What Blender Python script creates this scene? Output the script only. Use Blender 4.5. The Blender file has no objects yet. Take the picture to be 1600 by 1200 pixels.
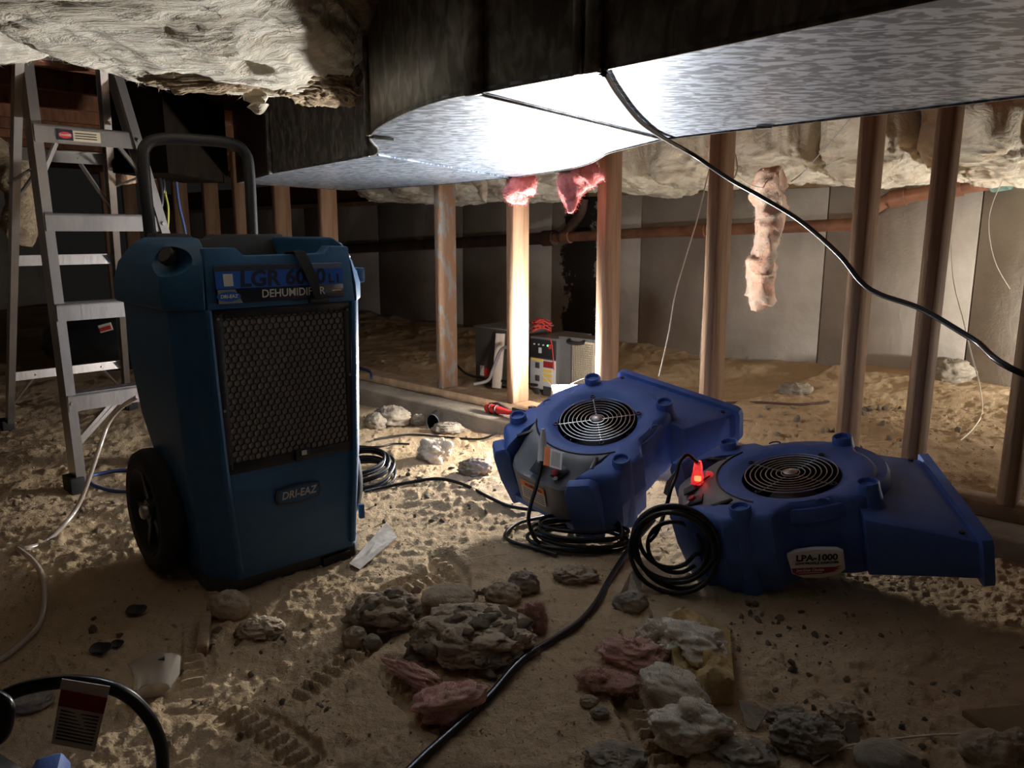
import bpy, bmesh, math, random
import numpy as np
from mathutils import Matrix, Vector
from mathutils.bvhtree import BVHTree

SC = bpy.context.scene
COL = SC.collection
R = math.radians
random.seed(7)
rng = np.random.default_rng(7)

# ------------------------------------------------------------------ camera, world, light, exposure
H, PITCH, F = 0.75, R(11.1), 1200.0
SP, CP = math.sin(PITCH), math.cos(PITCH)
cam = bpy.data.objects.new('camera', bpy.data.cameras.new('camera'))
COL.objects.link(cam)
cam.location = (0, 0, H)
cam.rotation_euler = (R(90) - PITCH, 0, 0)
cam.data.lens, cam.data.sensor_width = 27.0, 36.0
cam.data.clip_start = 0.02
SC.camera = cam

wd = bpy.data.worlds.new('world'); SC.world = wd; wd.use_nodes = True
wd.node_tree.nodes['Background'].inputs[0].default_value = (0.9, 0.85, 0.8, 1)
wd.node_tree.nodes['Background'].inputs[1].default_value = 0.004

LAMP_POS = Vector((0.215, 2.75, 0.20))
LAMP_DIR = Vector((0.0, -0.05, 1.0)).normalized()
LAMP_W = 10.0
LAMP_GLOW = 7.0
LAMP2_ASSUMED_W = 6.0  # energy of the assumed second work light, added out of view
LAMP_COL = (1.0, 0.975, 0.94)
SC.view_settings.view_transform = 'Standard'
SC.view_settings.look = 'None'
SC.view_settings.exposure = 1.0
SC.view_settings.gamma = 1.0
SC.view_settings.use_curve_mapping = False
SC.cycles.max_bounces = 12
SC.cycles.diffuse_bounces = 6
SC.cycles.sample_clamp_indirect = 8.0
SC.cycles.use_denoising = True

# ------------------------------------------------------------------ where things stand
def _ray(u, v):
    a = (u - 800) / F; b = -(v - 600) / F
    return a, CP + b * SP, b * CP - SP
def PZ(u, v, z=0.0):
    x, y, d = _ray(u, v); t = (z - H) / d
    return Vector((x * t, y * t, z))
def PY(u, v, Y):
    x, y, d = _ray(u, v); t = Y / y
    return Vector((x * t, Y, H + d * t))
def PW(u, v, a, d):
    x, y, dz = _ray(u, v); nx, ny = -d[1], d[0]
    t = (a[0] * nx + a[1] * ny) / (x * nx + y * ny)
    return Vector((x * t, y * t, H + dz * t))

# ------------------------------------------------------------------ noise
def _h(ix, iy, iz, s):
    M = np.uint32(0xffffffff)
    h = (ix.astype(np.int64) * 374761393 + iy.astype(np.int64) * 668265263 + iz.astype(np.int64) * 2147483647 + s * 1274126177) & 0xffffffff
    h = ((h ^ (h >> 13)) * 1274126177) & 0xffffffff
    h = ((h ^ (h >> 16)) * 2246822519) & 0xffffffff
    h = h ^ (h >> 15)
    return h / 4294967295.0
def vnoise(P, seed=0):
    P = np.asarray(P, float)
    i = np.floor(P); f = P - i; f = f * f * f * (f * (f * 6 - 15) + 10)
    ix, iy, iz = i[:, 0], i[:, 1], i[:, 2]
    r = 0
    for dx in (0, 1):
        wx = f[:, 0] if dx else 1 - f[:, 0]
        for dy in (0, 1):
            wy = f[:, 1] if dy else 1 - f[:, 1]
            for dz in (0, 1):
                wz = f[:, 2] if dz else 1 - f[:, 2]
                r = r + wx * wy * wz * _h(ix + dx, iy + dy, iz + dz, seed)
    return r * 2 - 1
def fbm(P, octv=4, seed=0, gain=0.5, lac=2.03):
    P = np.asarray(P, float); r = 0; a = 1.0; tot = 0
    for o in range(octv):
        r = r + a * vnoise(P, seed + o * 17); tot += a
        P = P * lac + 3.7; a *= gain
    return r / tot
def ridged(P, octv=4, seed=0, gain=0.5):
    P = np.asarray(P, float); r = 0; a = 1.0; tot = 0
    for o in range(octv):
        r = r + a * (1 - 2 * np.abs(vnoise(P, seed + o * 13))); tot += a
        P = P * 2.07 + 1.3; a *= gain
    return r / tot

# ------------------------------------------------------------------ materials
MATS = {}
def mat(name, col, rough=0.7, metal=0.0, var=0.0, scale=8.0, bump=0.0, bscale=60.0, col2=None, stretch=(1, 1, 1), emit=None, estr=0.0,
        trans=0.0, spec=0.5, sheen=0.0, objrand=0.0, lo=0.35, hi=0.65, detail=5.0, sss=0.0, dist=0.0):
    m = bpy.data.materials.new(name); m.use_nodes = True
    nt = m.node_tree; N = nt.nodes; L = nt.links
    b = N['Principled BSDF']
    b.inputs['Base Color'].default_value = (*col, 1)
    b.inputs['Roughness'].default_value = rough
    b.inputs['Metallic'].default_value = metal
    b.inputs['Specular IOR Level'].default_value = spec
    b.inputs['Transmission Weight'].default_value = trans
    if sheen: b.inputs['Sheen Weight'].default_value = sheen
    if sss:
        b.inputs['Subsurface Weight'].default_value = sss
        b.inputs['Subsurface Radius'].default_value = (0.016, 0.013, 0.010)
    if emit:
        b.inputs['Emission Color'].default_value = (*emit, 1)
        b.inputs['Emission Strength'].default_value = estr
    if var or bump or col2 or objrand:
        tc = N.new('ShaderNodeTexCoord'); mp = N.new('ShaderNodeMapping'); L.new(tc.outputs['Object'], mp.inputs[0])
        mp.inputs['Scale'].default_value = stretch
        vec = mp.outputs[0]
        if var or col2 or objrand:
            n = N.new('ShaderNodeTexNoise'); n.inputs['Scale'].default_value = scale; n.inputs['Detail'].default_value = detail
            n.inputs['Roughness'].default_value = 0.62; n.inputs['Distortion'].default_value = dist
            L.new(vec, n.inputs[0])
            cr = N.new('ShaderNodeValToRGB'); cr.color_ramp.elements[0].position = lo; cr.color_ramp.elements[1].position = hi
            c2 = col2 or tuple(c * (1 - var) for c in col)
            cr.color_ramp.elements[0].color = (*c2, 1); cr.color_ramp.elements[1].color = (*col, 1)
            L.new(n.outputs[0], cr.inputs[0])
            out = cr.outputs[0]
            if objrand:
                oi = N.new('ShaderNodeObjectInfo'); mr = N.new('ShaderNodeMapRange')
                L.new(oi.outputs['Random'], mr.inputs[0]); mr.inputs[3].default_value = 1 - objrand; mr.inputs[4].default_value = 1 + objrand
                mx = N.new('ShaderNodeMix'); mx.data_type = 'RGBA'; mx.blend_type = 'MULTIPLY'; mx.inputs[0].default_value = 1
                L.new(out, mx.inputs[6]); L.new(mr.outputs[0], mx.inputs[7]); out = mx.outputs[2]
            L.new(out, b.inputs['Base Color'])
        if bump:
            n2 = N.new('ShaderNodeTexNoise'); n2.inputs['Scale'].default_value = bscale; n2.inputs['Detail'].default_value = 6
            n2.inputs['Roughness'].default_value = 0.65; n2.inputs['Distortion'].default_value = dist
            L.new(vec, n2.inputs[0])
            bp = N.new('ShaderNodeBump'); bp.inputs['Strength'].default_value = 1.0; bp.inputs['Distance'].default_value = bump
            L.new(n2.outputs[0], bp.inputs['Height']); L.new(bp.outputs[0], b.inputs['Normal'])
    if name in ('wool_white', 'wool_yellow'): b.inputs['Subsurface Radius'].default_value = (0.035, 0.03, 0.024)
    MATS[name] = m
    return m
mat('dirt', (0.67, 0.505, 0.315), 0.95, col2=(0.48, 0.340, 0.200), scale=3.0, bump=0.006, bscale=150, spec=0.1, lo=0.3, hi=0.7, detail=9)
mat('clod', (0.58, 0.46, 0.325), 0.95, var=0.4, scale=14, bump=0.006, bscale=60, spec=0.1)
mat('stone', (0.42, 0.36, 0.275), 0.9, var=0.4, scale=18, bump=0.005, bscale=60, spec=0.2)
mat('curb', (0.46, 0.385, 0.285), 0.9, var=0.35, scale=7, bump=0.004, bscale=50, spec=0.2)
mat('wood', (0.45, 0.295, 0.185), 0.8, col2=(0.29, 0.165, 0.095), scale=7, stretch=(5, 5, 0.4), bump=0.0015, bscale=16, spec=0.12, objrand=0.22, lo=0.3, hi=0.6)
mat('wood_dark', (0.20, 0.085, 0.045), 0.8, var=0.5, scale=9, stretch=(4, 4, 1), bump=0.002, bscale=20, spec=0.2)
mat('wood_plate', (0.50, 0.33, 0.19), 0.8, var=0.4, scale=8, stretch=(2, 2, 2), bump=0.002, bscale=30, spec=0.2)
mat('lumber_end', (0.56, 0.36, 0.24), 0.9, var=0.5, scale=30, bump=0.004, bscale=80, spec=0.1)
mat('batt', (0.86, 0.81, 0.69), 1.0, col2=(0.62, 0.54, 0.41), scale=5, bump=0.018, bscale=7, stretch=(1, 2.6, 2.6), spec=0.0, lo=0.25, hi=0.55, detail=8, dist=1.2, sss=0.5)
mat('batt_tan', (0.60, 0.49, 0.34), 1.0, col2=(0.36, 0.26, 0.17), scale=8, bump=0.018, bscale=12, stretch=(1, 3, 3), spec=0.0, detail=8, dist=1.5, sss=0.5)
mat('batt_far', (0.80, 0.73, 0.59), 1.0, col2=(0.58, 0.46, 0.31), scale=4, bump=0.02, bscale=6, stretch=(1, 2.5, 2.5), spec=0.0, lo=0.25, hi=0.5, detail=8, dist=1.5, sss=0.5)
mat('wool_white', (0.86, 0.77, 0.62), 1.0, var=0.25, scale=16, bump=0.0025, bscale=130, dist=1.0, spec=0.0, sss=0.5)
mat('wool_yellow', (0.60, 0.43, 0.20), 1.0, var=0.35, scale=16, bump=0.0025, bscale=130, dist=1.0, spec=0.0, sss=0.5)
mat('wool_pink', (0.74, 0.42, 0.37), 1.0, col2=(0.58, 0.38, 0.29), scale=14, bump=0.0025, bscale=130, dist=1.0, spec=0.0, sss=0.5)
mat('wool_red', (0.92, 0.34, 0.32), 1.0, var=0.35, scale=14, bump=0.0025, bscale=130, dist=1.0, spec=0.0, sss=0.5)
mat('wool_salmon', (0.86, 0.52, 0.38), 1.0, col2=(0.80, 0.68, 0.55), scale=9, bump=0.004, bscale=90, dist=1.0, spec=0.0, sss=0.5)
mat('dehu_blue', (0.030, 0.125, 0.27), 0.42, var=0.15, scale=20, bump=0.0006, bscale=300)
mat('blower_blue', (0.090, 0.175, 0.50), 0.5, scale=14, bump=0.0008, bscale=260, col2=(0.068, 0.135, 0.40), spec=0.3)
mat('blue_label', (0.015, 0.10, 0.42), 0.4)
mat('navy_ink', (0.01, 0.012, 0.03), 0.5)
mat('black_plastic', (0.016, 0.016, 0.017), 0.5, bump=0.0005, bscale=200)
mat('charcoal', (0.050, 0.050, 0.052), 0.55, bump=0.0006, bscale=220)
mat('panel_grey', (0.25, 0.245, 0.24), 0.5, var=0.15, scale=10, bump=0.0005, bscale=240)
mat('rubber', (0.014, 0.013, 0.013), 0.75, bump=0.001, bscale=150)
mat('cord_black', (0.012, 0.012, 0.013), 0.32)
mat('strap', (0.02, 0.018, 0.016), 0.8, bump=0.001, bscale=200)
mat('filter_media', (0.48, 0.43, 0.38), 0.95, var=0.15, scale=30, bump=0.002, bscale=120)
mat('wire_chrome', (0.62, 0.62, 0.60), 0.32, metal=0.9)
mat('aluminium', (0.52, 0.485, 0.46), 0.36, metal=0.85, var=0.2, scale=14, stretch=(1, 1, 0.3), bump=0.0006, bscale=60)
mat('steel', (0.45, 0.44, 0.43), 0.4, metal=0.9)
mat('copper', (0.42, 0.20, 0.12), 0.55, metal=0.35, var=0.4, scale=10, bump=0.001, bscale=40)
mat('iron', (0.12, 0.065, 0.045), 0.75, metal=0.1, var=0.5, scale=10, bump=0.002, bscale=40)
mat('verdigris', (0.25, 0.42, 0.36), 0.7, metal=0.2, var=0.5, scale=25)
mat('white_paper', (0.75, 0.73, 0.69), 0.7)
mat('pale_label', (0.62, 0.58, 0.50), 0.6)
mat('orange', (0.85, 0.24, 0.06), 0.6)
mat('red', (0.62, 0.035, 0.03), 0.5)
mat('dark_red', (0.30, 0.018, 0.02), 0.5)
mat('red_wire', (0.62, 0.06, 0.05), 0.5)
mat('yellow', (0.80, 0.55, 0.10), 0.6)
mat('white_plastic', (0.55, 0.55, 0.55), 0.4)
mat('cream', (0.62, 0.52, 0.36), 0.8, var=0.2, scale=20)
mat('box_grey', (0.20, 0.20, 0.20), 0.5, metal=0.3, var=0.2, scale=8)
mat('cabinet', (0.11, 0.095, 0.08), 0.55, metal=0.3, var=0.3, scale=8)
mat('plank_white', (0.72, 0.62, 0.52), 0.8, var=0.2, scale=8, stretch=(4, 4, .5))
mat('blue_cord', (0.045, 0.085, 0.22), 0.45)
mat('green_cord', (0.42, 0.42, 0.06), 0.5)
mat('grey_cord', (0.26, 0.24, 0.24), 0.5)
mat('white_wire', (0.78, 0.72, 0.60), 0.6)
mat('clear_hose', (0.72, 0.62, 0.52), 0.18, trans=0.45, spec=0.6)
mat('clear_plastic', (0.75, 0.68, 0.58), 0.15, trans=0.6)
mat('plug_red', (0.85, 0.30, 0.32), 0.15, trans=0.8, emit=(1.0, 0.05, 0.07), estr=0.12)
mat('plug_glow', (1.0, 0.3, 0.1), 0.3, emit=(1.0, 0.13, 0.04), estr=4.0)
mat('plug_clear', (0.55, 0.42, 0.60), 0.1, trans=0.75)
mat('led_panel', (1, 1, 1), 0.3, emit=LAMP_COL, estr=60.0)
mat('green_led', (0.1, 0.8, 0.2), 0.3, emit=(0.1, 1.0, 0.25), estr=1.5)
mat('rust_shade', (0.011, 0.008, 0.006), 1.0, var=0.4, scale=12, spec=0.0)  # rust brown taken near black: the branch's shade is put into its colour
mat('wood_scuffed', (0.43, 0.27, 0.165), 0.85, col2=(0.40, 0.385, 0.35), scale=9, stretch=(3, 3, 1.3), bump=0.002, bscale=30, spec=0.1, lo=0.42, hi=0.50)
mat('scrap_metal', (0.50, 0.45, 0.38), 0.55, metal=0.5, var=0.4, scale=30)
mat('plywood', (0.44, 0.30, 0.17), 0.85, var=0.3, scale=6, spec=0.2)
mat('stick', (0.40, 0.28, 0.17), 0.9, var=0.4, scale=12, stretch=(1, 6, 6), bump=0.002, bscale=40)

# galvanised sheet with spangles
def galv():
    m = bpy.data.materials.new('galvanised'); m.use_nodes = True
    nt = m.node_tree; N = nt.nodes; L = nt.links; b = N['Principled BSDF']
    tc = N.new('ShaderNodeTexCoord'); mp = N.new('ShaderNodeMapping'); L.new(tc.outputs['Object'], mp.inputs[0])
    mp.inputs['Rotation'].default_value = (0, 0, R(38)); mp.inputs['Scale'].default_value = (1.0, 2.0, 1.0)
    n = N.new('ShaderNodeTexNoise'); n.inputs['Scale'].default_value = 34; n.inputs['Detail'].default_value = 5; n.inputs['Distortion'].default_value = 0.9
    L.new(mp.outputs[0], n.inputs[0])
    cr = N.new('ShaderNodeValToRGB'); e = cr.color_ramp.elements
    e[0].position, e[0].color = 0.455, (0.21, 0.255, 0.32, 1); e[1].position, e[1].color = 0.55, (0.63, 0.72, 0.85, 1)
    L.new(n.outputs[0], cr.inputs[0]); L.new(cr.outputs[0], b.inputs['Base Color'])
    mr = N.new('ShaderNodeMapRange'); mr.inputs[3].default_value = 0.40; mr.inputs[4].default_value = 0.34
    L.new(n.outputs[0], mr.inputs[0]); L.new(mr.outputs[0], b.inputs['Roughness'])
    b.inputs['Metallic'].default_value = 0.92
    MATS['galvanised'] = m
    # darker, warmer, less metallic sheet for the vertical faces
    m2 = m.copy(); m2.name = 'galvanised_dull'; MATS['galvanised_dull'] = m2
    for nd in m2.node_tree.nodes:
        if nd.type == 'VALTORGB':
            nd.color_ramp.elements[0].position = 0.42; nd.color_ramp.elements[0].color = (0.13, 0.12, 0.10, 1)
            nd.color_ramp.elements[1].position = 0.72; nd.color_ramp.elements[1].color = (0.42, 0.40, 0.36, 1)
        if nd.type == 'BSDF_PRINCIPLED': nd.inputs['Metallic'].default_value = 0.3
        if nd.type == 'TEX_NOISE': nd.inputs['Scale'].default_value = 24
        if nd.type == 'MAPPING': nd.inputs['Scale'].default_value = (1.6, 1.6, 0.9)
    m3 = m2.copy(); m3.name = 'galvanised_rusty'; MATS['galvanised_rusty'] = m3
    for nd in m3.node_tree.nodes:
        if nd.type == 'VALTORGB':
            nd.color_ramp.elements[0].color = (0.05, 0.032, 0.024, 1); nd.color_ramp.elements[1].color = (0.10, 0.065, 0.045, 1)
galv()

# poured concrete with stains; a tar patch keeps its own shape
def concrete(name, tar):
    m = bpy.data.materials.new(name); m.use_nodes = True
    nt = m.node_tree; N = nt.nodes; L = nt.links; b = N['Principled BSDF']; b.inputs['Roughness'].default_value = 0.92
    b.inputs['Specular IOR Level'].default_value = 0.15
    tc = N.new('ShaderNodeTexCoord')
    n = N.new('ShaderNodeTexNoise'); n.inputs['Scale'].default_value = 2.2; n.inputs['Detail'].default_value = 8; n.inputs['Roughness'].default_value = 0.6
    L.new(tc.outputs['Object'], n.inputs[0])
    cr = N.new('ShaderNodeValToRGB'); e = cr.color_ramp.elements
    e[0].position, e[0].color = 0.30, (0.36, 0.31, 0.25, 1); e[1].position, e[1].color = 0.62, (0.55, 0.50, 0.43, 1)
    L.new(n.outputs[0], cr.inputs[0])
    # small dark spots
    n2 = N.new('ShaderNodeTexNoise'); n2.inputs['Scale'].default_value = 9; n2.inputs['Detail'].default_value = 6; n2.inputs['Roughness'].default_value = 0.7
    L.new(tc.outputs['Object'], n2.inputs[0])
    c2 = N.new('ShaderNodeValToRGB'); e = c2.color_ramp.elements
    e[0].position, e[0].color = 0.64, (1, 1, 1, 1); e[1].position, e[1].color = 0.76, (0.30, 0.26, 0.22, 1)
    L.new(n2.outputs[0], c2.inputs[0])
    mx = N.new('ShaderNodeMix'); mx.data_type = 'RGBA'; mx.blend_type = 'MULTIPLY'; mx.inputs[0].default_value = 1
    L.new(cr.outputs[0], mx.inputs[6]); L.new(c2.outputs[0], mx.inputs[7])
    out = mx.outputs[2]
    if tar:
        # tar patch: |x - x0| + noise under a half width that narrows upward
        sx = N.new('ShaderNodeSeparateXYZ'); L.new(tc.outputs['Object'], sx.inputs[0])
        d = N.new('ShaderNodeMath'); d.operation = 'SUBTRACT'; L.new(sx.outputs[0], d.inputs[0]); d.inputs[1].default_value = tar[0]
        ab = N.new('ShaderNodeMath'); ab.operation = 'ABSOLUTE'; L.new(d.outputs[0], ab.inputs[0])
        n3 = N.new('ShaderNodeTexNoise'); n3.inputs['Scale'].default_value = 4.5; n3.inputs['Detail'].default_value = 7; n3.inputs['Roughness'].default_value = 0.7
        L.new(tc.outputs['Object'], n3.inputs[0])
        nn = N.new('ShaderNodeMath'); nn.operation = 'MULTIPLY_ADD'; L.new(n3.outputs[0], nn.inputs[0]); nn.inputs[1].default_value = 0.55; L.new(ab.outputs[0], nn.inputs[2])
        c3 = N.new('ShaderNodeValToRGB'); e = c3.color_ramp.elements
        e[0].position, e[0].color = tar[1], (1, 1, 1, 1); e[1].position, e[1].color = tar[1] + 0.02, (0, 0, 0, 1)
        L.new(nn.outputs[0], c3.inputs[0])
        m2 = N.new('ShaderNodeMix'); m2.data_type = 'RGBA'
        L.new(c3.outputs[0], m2.inputs[0]); L.new(out, m2.inputs[6]); m2.inputs[7].default_value = (0.045, 0.042, 0.038, 1)
        out = m2.outputs[2]
    L.new(out, b.inputs['Base Color'])
    bp = N.new('ShaderNodeBump'); bp.inputs['Distance'].default_value = 0.006
    L.new(n2.outputs[0], bp.inputs['Height']); L.new(bp.outputs[0], b.inputs['Normal'])
    MATS[name] = m

# ------------------------------------------------------------------ mesh builders
def link(name, me, m, parent=None, smooth=False, matrix=None):
    o = bpy.data.objects.new(name, me); COL.objects.link(o)
    if m: me.materials.append(MATS[m] if isinstance(m, str) else m)
    if parent: o.parent = parent
    if matrix is not None: o.matrix_local = matrix
    if smooth:
        me.polygons.foreach_set('use_smooth', [True] * len(me.polygons))
    return o
def tag(o, label=None, cat=None, group=None, kind=None):
    if label: o['label'] = label
    if cat: o['category'] = cat
    if group: o['group'] = group
    if kind: o['kind'] = kind
    return o
def thing(name, label, cat, loc=(0, 0, 0), rot=None, group=None):
    o = bpy.data.objects.new(name, None); COL.objects.link(o); o.empty_display_size = 0.05
    o.matrix_world = Matrix.Translation(loc) @ (rot.to_4x4() if rot else Matrix())
    return tag(o, label, cat, group)
def struct(name, loc=(0, 0, 0), rot=None):
    o = bpy.data.objects.new(name, None); COL.objects.link(o)
    o.matrix_world = Matrix.Translation(loc) @ (rot.to_4x4() if rot else Matrix())
    o['kind'] = 'structure'; return o
def sharp(me, ang=40):
    me.polygons.foreach_set('use_smooth', [True] * len(me.polygons))
    me.set_sharp_from_angle(angle=R(ang))
def catmull(pts, n=8, closed=False):
    P = [np.array(p, float) for p in pts]; out = []
    k = len(P)
    rngk = range(k if closed else k - 1)
    for i in rngk:
        if closed: p0, p1, p2, p3 = P[(i - 1) % k], P[i], P[(i + 1) % k], P[(i + 2) % k]
        else: p0, p1, p2, p3 = P[max(i - 1, 0)], P[i], P[i + 1], P[min(i + 2, k - 1)]
        for j in range(n):
            t = j / n
            out.append(0.5 * ((2 * p1) + (-p0 + p2) * t + (2 * p0 - 5 * p1 + 4 * p2 - p3) * t * t + (-p0 + 3 * p1 - 3 * p2 + p3) * t ** 3))
    if not closed: out.append(P[-1])
    return out
class MB:
    def __init__(s): s.v = []; s.f = []
    def add(s, vs, fs, M=None):
        b = len(s.v)
        for p in vs:
            p = Vector(p); s.v.append(tuple(M @ p if M is not None else p))
        s.f += [tuple(i + b for i in f) for f in fs]; return s
    def box(s, c, d, M=None, taper=1.0):
        x, y, z = (q / 2 for q in d); T = Matrix.Translation(c)
        if M is not None: T = T @ M.to_4x4()
        t = taper
        vs = [(-x, -y, -z), (x, -y, -z), (x, y, -z), (-x, y, -z), (-x * t, -y * t, z), (x * t, -y * t, z), (x * t, y * t, z), (-x * t, y * t, z)]
        return s.add(vs, [(0, 3, 2, 1), (4, 5, 6, 7), (0, 1, 5, 4), (1, 2, 6, 5), (2, 3, 7, 6), (3, 0, 4, 7)], T)
    def bar(s, a, b, w, d, up=(0, 0, 1)):
        a, b, up = Vector(a), Vector(b), Vector(up); t = b - a; L = t.length; t.normalize()
        x = t.cross(up)
        x = x.normalized() if x.length > 1e-6 else Vector((1, 0, 0))
        y = x.cross(t)
        M = Matrix((x, y, t)).transposed()
        return s.box((a + b) / 2, (w, d, L), M)
    def loft(s, rings, cap0=True, cap1=True, M=None):
        n = len(rings[0]); vs = [p for r in rings for p in r]; fs = []
        for i in range(len(rings) - 1):
            for j in range(n):
                k = (j + 1) % n
                fs.append((i * n + j, i * n + k, (i + 1) * n + k, (i + 1) * n + j))
        if cap0: fs.append(tuple(range(n))[::-1])
        if cap1: fs.append(tuple((len(rings) - 1) * n + j for j in range(n)))
        return s.add(vs, fs, M)
    def lathe(s, prof, n=24, M=None, cap0=False, cap1=False):
        rings = [[(r * math.cos(2 * math.pi * j / n), r * math.sin(2 * math.pi * j / n), z) for j in range(n)] for r, z in prof]
        return s.loft(rings, cap0, cap1, M)
    def cyl(s, a, b, r, n=12, r2=None):
        a, b = Vector(a), Vector(b); t = b - a; q = t.to_track_quat('Z', 'Y').to_matrix().to_4x4()
        return s.lathe([(r, 0), (r2 if r2 is not None else r, t.length)], n, Matrix.Translation(a) @ q, True, True)
    def tube(s, pts, r, n=8, closed=False):
        P = [Vector(p) for p in pts]; k = len(P); rings = []
        up = Vector((0.13, 0.21, 0.97)); prev = None
        for i, p in enumerate(P):
            if closed: t = P[(i + 1) % k] - P[i - 1]
            else: t = P[min(i + 1, k - 1)] - P[max(i - 1, 0)]
            t.normalize()
            x = prev if prev is not None else t.orthogonal()
            x = (x - t * x.dot(t)); x.normalize(); y = t.cross(x); prev = x
            rr = r[i] if hasattr(r, '__len__') else r
            rings.append([p + (x * math.cos(2 * math.pi * j / n) + y * math.sin(2 * math.pi * j / n)) * rr for j in range(n)])
        if closed: rings.append(rings[0])
        return s.loft(rings, not closed, not closed)
    def torus(s, c, R0, r, M=None, n=40, m=6):
        pts = [Vector((R0 * math.cos(2 * math.pi * j / n), R0 * math.sin(2 * math.pi * j / n), 0)) for j in range(n)]
        T = Matrix.Translation(c) @ (M.to_4x4() if M is not None else Matrix())
        return s.tube([T @ p for p in pts], r, m, True)
    def poly(s, outline, z0, z1, M=None):
        n = len(outline)
        return s.loft([[(x, y, z0) for x, y in outline], [(x, y, z1) for x, y in outline]], True, True, M)
    def mesh(s, name): 
        me = bpy.data.meshes.new(name); me.from_pydata(s.v, [], s.f); me.update()
        return me
    def build(s, name, m, parent=None, smooth=None, bevel=0, seg=2, matrix=None, local=None):
        if local is not None:
            l = Vector(local); s.v = [tuple(Vector(p) - l) for p in s.v]
        me = s.mesh(name)
        bm = bmesh.new(); bm.from_mesh(me)
        bmesh.ops.recalc_face_normals(bm, faces=bm.faces)
        if bevel:
            ed = [e for e in bm.edges if e.is_manifold and e.calc_face_angle(0) > R(28)]
            bmesh.ops.bevel(bm, geom=ed, offset=bevel, segments=seg, affect='EDGES', profile=0.6)
        bm.to_mesh(me); bm.free()
        if smooth or bevel: sharp(me, smooth if smooth and smooth is not True else 45)
        return link(name, me, m, parent, matrix=matrix)
def text(name, s, size, m, parent, M, bold=0.0, shear=0.0, align='CENTER', sx=1.0):
    c = bpy.data.curves.new(name, 'FONT'); c.body = s; c.size = size; c.align_x = align; c.align_y = 'CENTER'
    c.extrude = 0.0004; c.offset = bold; c.shear = shear; c.resolution_u = 3
    c.materials.append(MATS[m])
    t = bpy.data.objects.new('t', c); me = bpy.data.meshes.new_from_object(t); bpy.data.objects.remove(t); me.name = name
    o = bpy.data.objects.new(name, me); COL.objects.link(o); o.parent = parent; o.matrix_local = M @ Matrix.Diagonal((sx, 1, 1, 1)); return o
def cable(name, pts, r, m, label, cat='cable', n=8, sm=8, group=None, closed=False):
    P = catmull(pts, sm, closed)
    o = MB().tube(P, r, n, closed).build(name, m, smooth=80)
    return tag(o, label, cat, group)
def blob_mesh(name, rad, amp=0.25, freq=2.0, seed=1, nu=64, nv=40, stretch=(1, 1, 1), kind='fbm', octv=5, top=None, fine=0.0, droop=None, crease=0.0, cst=(1.0, 3.5, 3.5), cfreq=1.6, pillow=None):
    th = np.linspace(0, 2 * np.pi, nu, endpoint=False); ph = np.linspace(0.0, np.pi, nv)
    T, Ph = np.meshgrid(th, ph); D = np.stack([np.sin(Ph) * np.cos(T), np.sin(Ph) * np.sin(T), np.cos(Ph)], -1).reshape(-1, 3)
    Q = D * freq * np.array(stretch) + seed * 5.31
    nz = fbm(Q, octv, seed) * 1.6 if kind == 'fbm' else ridged(Q, octv, seed)
    if fine: nz = nz + fine * ridged(D * freq * 4.5 * np.array(stretch) + seed, 3, seed + 5)
    if crease:
        wv = fbm(Q * 0.8, 3, seed + 7)[:, None]
        q2 = D * np.array(rad) / max(rad) * freq * cfreq * np.array(cst) + seed * 2.7 + 1.6 * wv
        nz = nz - crease * (np.clip(1 - np.abs(fbm(q2, 3, seed + 9)) * 3.2, 0, 1) ** 2) + 0.35 * crease * fbm(q2 * 2.3, 3, seed + 19)
    # average the noise of the rings at both poles so they close
    nz = nz.reshape(nv, nu); nz[0] = nz[0].mean(); nz[-1] = nz[-1].mean(); nz = nz.reshape(-1)
    V = D * (1 + amp * nz)[:, None] * np.array(rad)
    if pillow:
        Dp = np.sign(D) * np.abs(D) ** np.array(pillow); V = Dp * np.array(rad) * (1 + 0.35 * amp * nz)[:, None] + (D * amp * nz[:, None]) * min(rad) * 1.1
    if droop is not None: V = droop(V)
    if top is not None: V[:, 2] = np.minimum(V[:, 2], top)
    F_ = []
    for i in range(nv - 1):
        for j in range(nu):
            k = (j + 1) % nu
            F_.append((i * nu + j, (i + 1) * nu + j, (i + 1) * nu + k, i * nu + k))
    me = bpy.data.meshes.new(name); me.from_pydata(V.tolist(), [], F_); me.update()
    bm = bmesh.new(); bm.from_mesh(me); bmesh.ops.remove_doubles(bm, verts=bm.verts, dist=1e-6); bmesh.ops.recalc_face_normals(bm, faces=bm.faces); bm.to_mesh(me); bm.free()
    me.polygons.foreach_set('use_smooth', [True] * len(me.polygons))
    return me
def blob(name, loc, rad, m, label, cat, rot=(0, 0, 0), group=None, kindp=None, **k):
    me = blob_mesh(name, rad, **k)
    o = link(name, me, m); o.location = loc; o.rotation_euler = rot
    return tag(o, label, cat, group, kindp)

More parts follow.
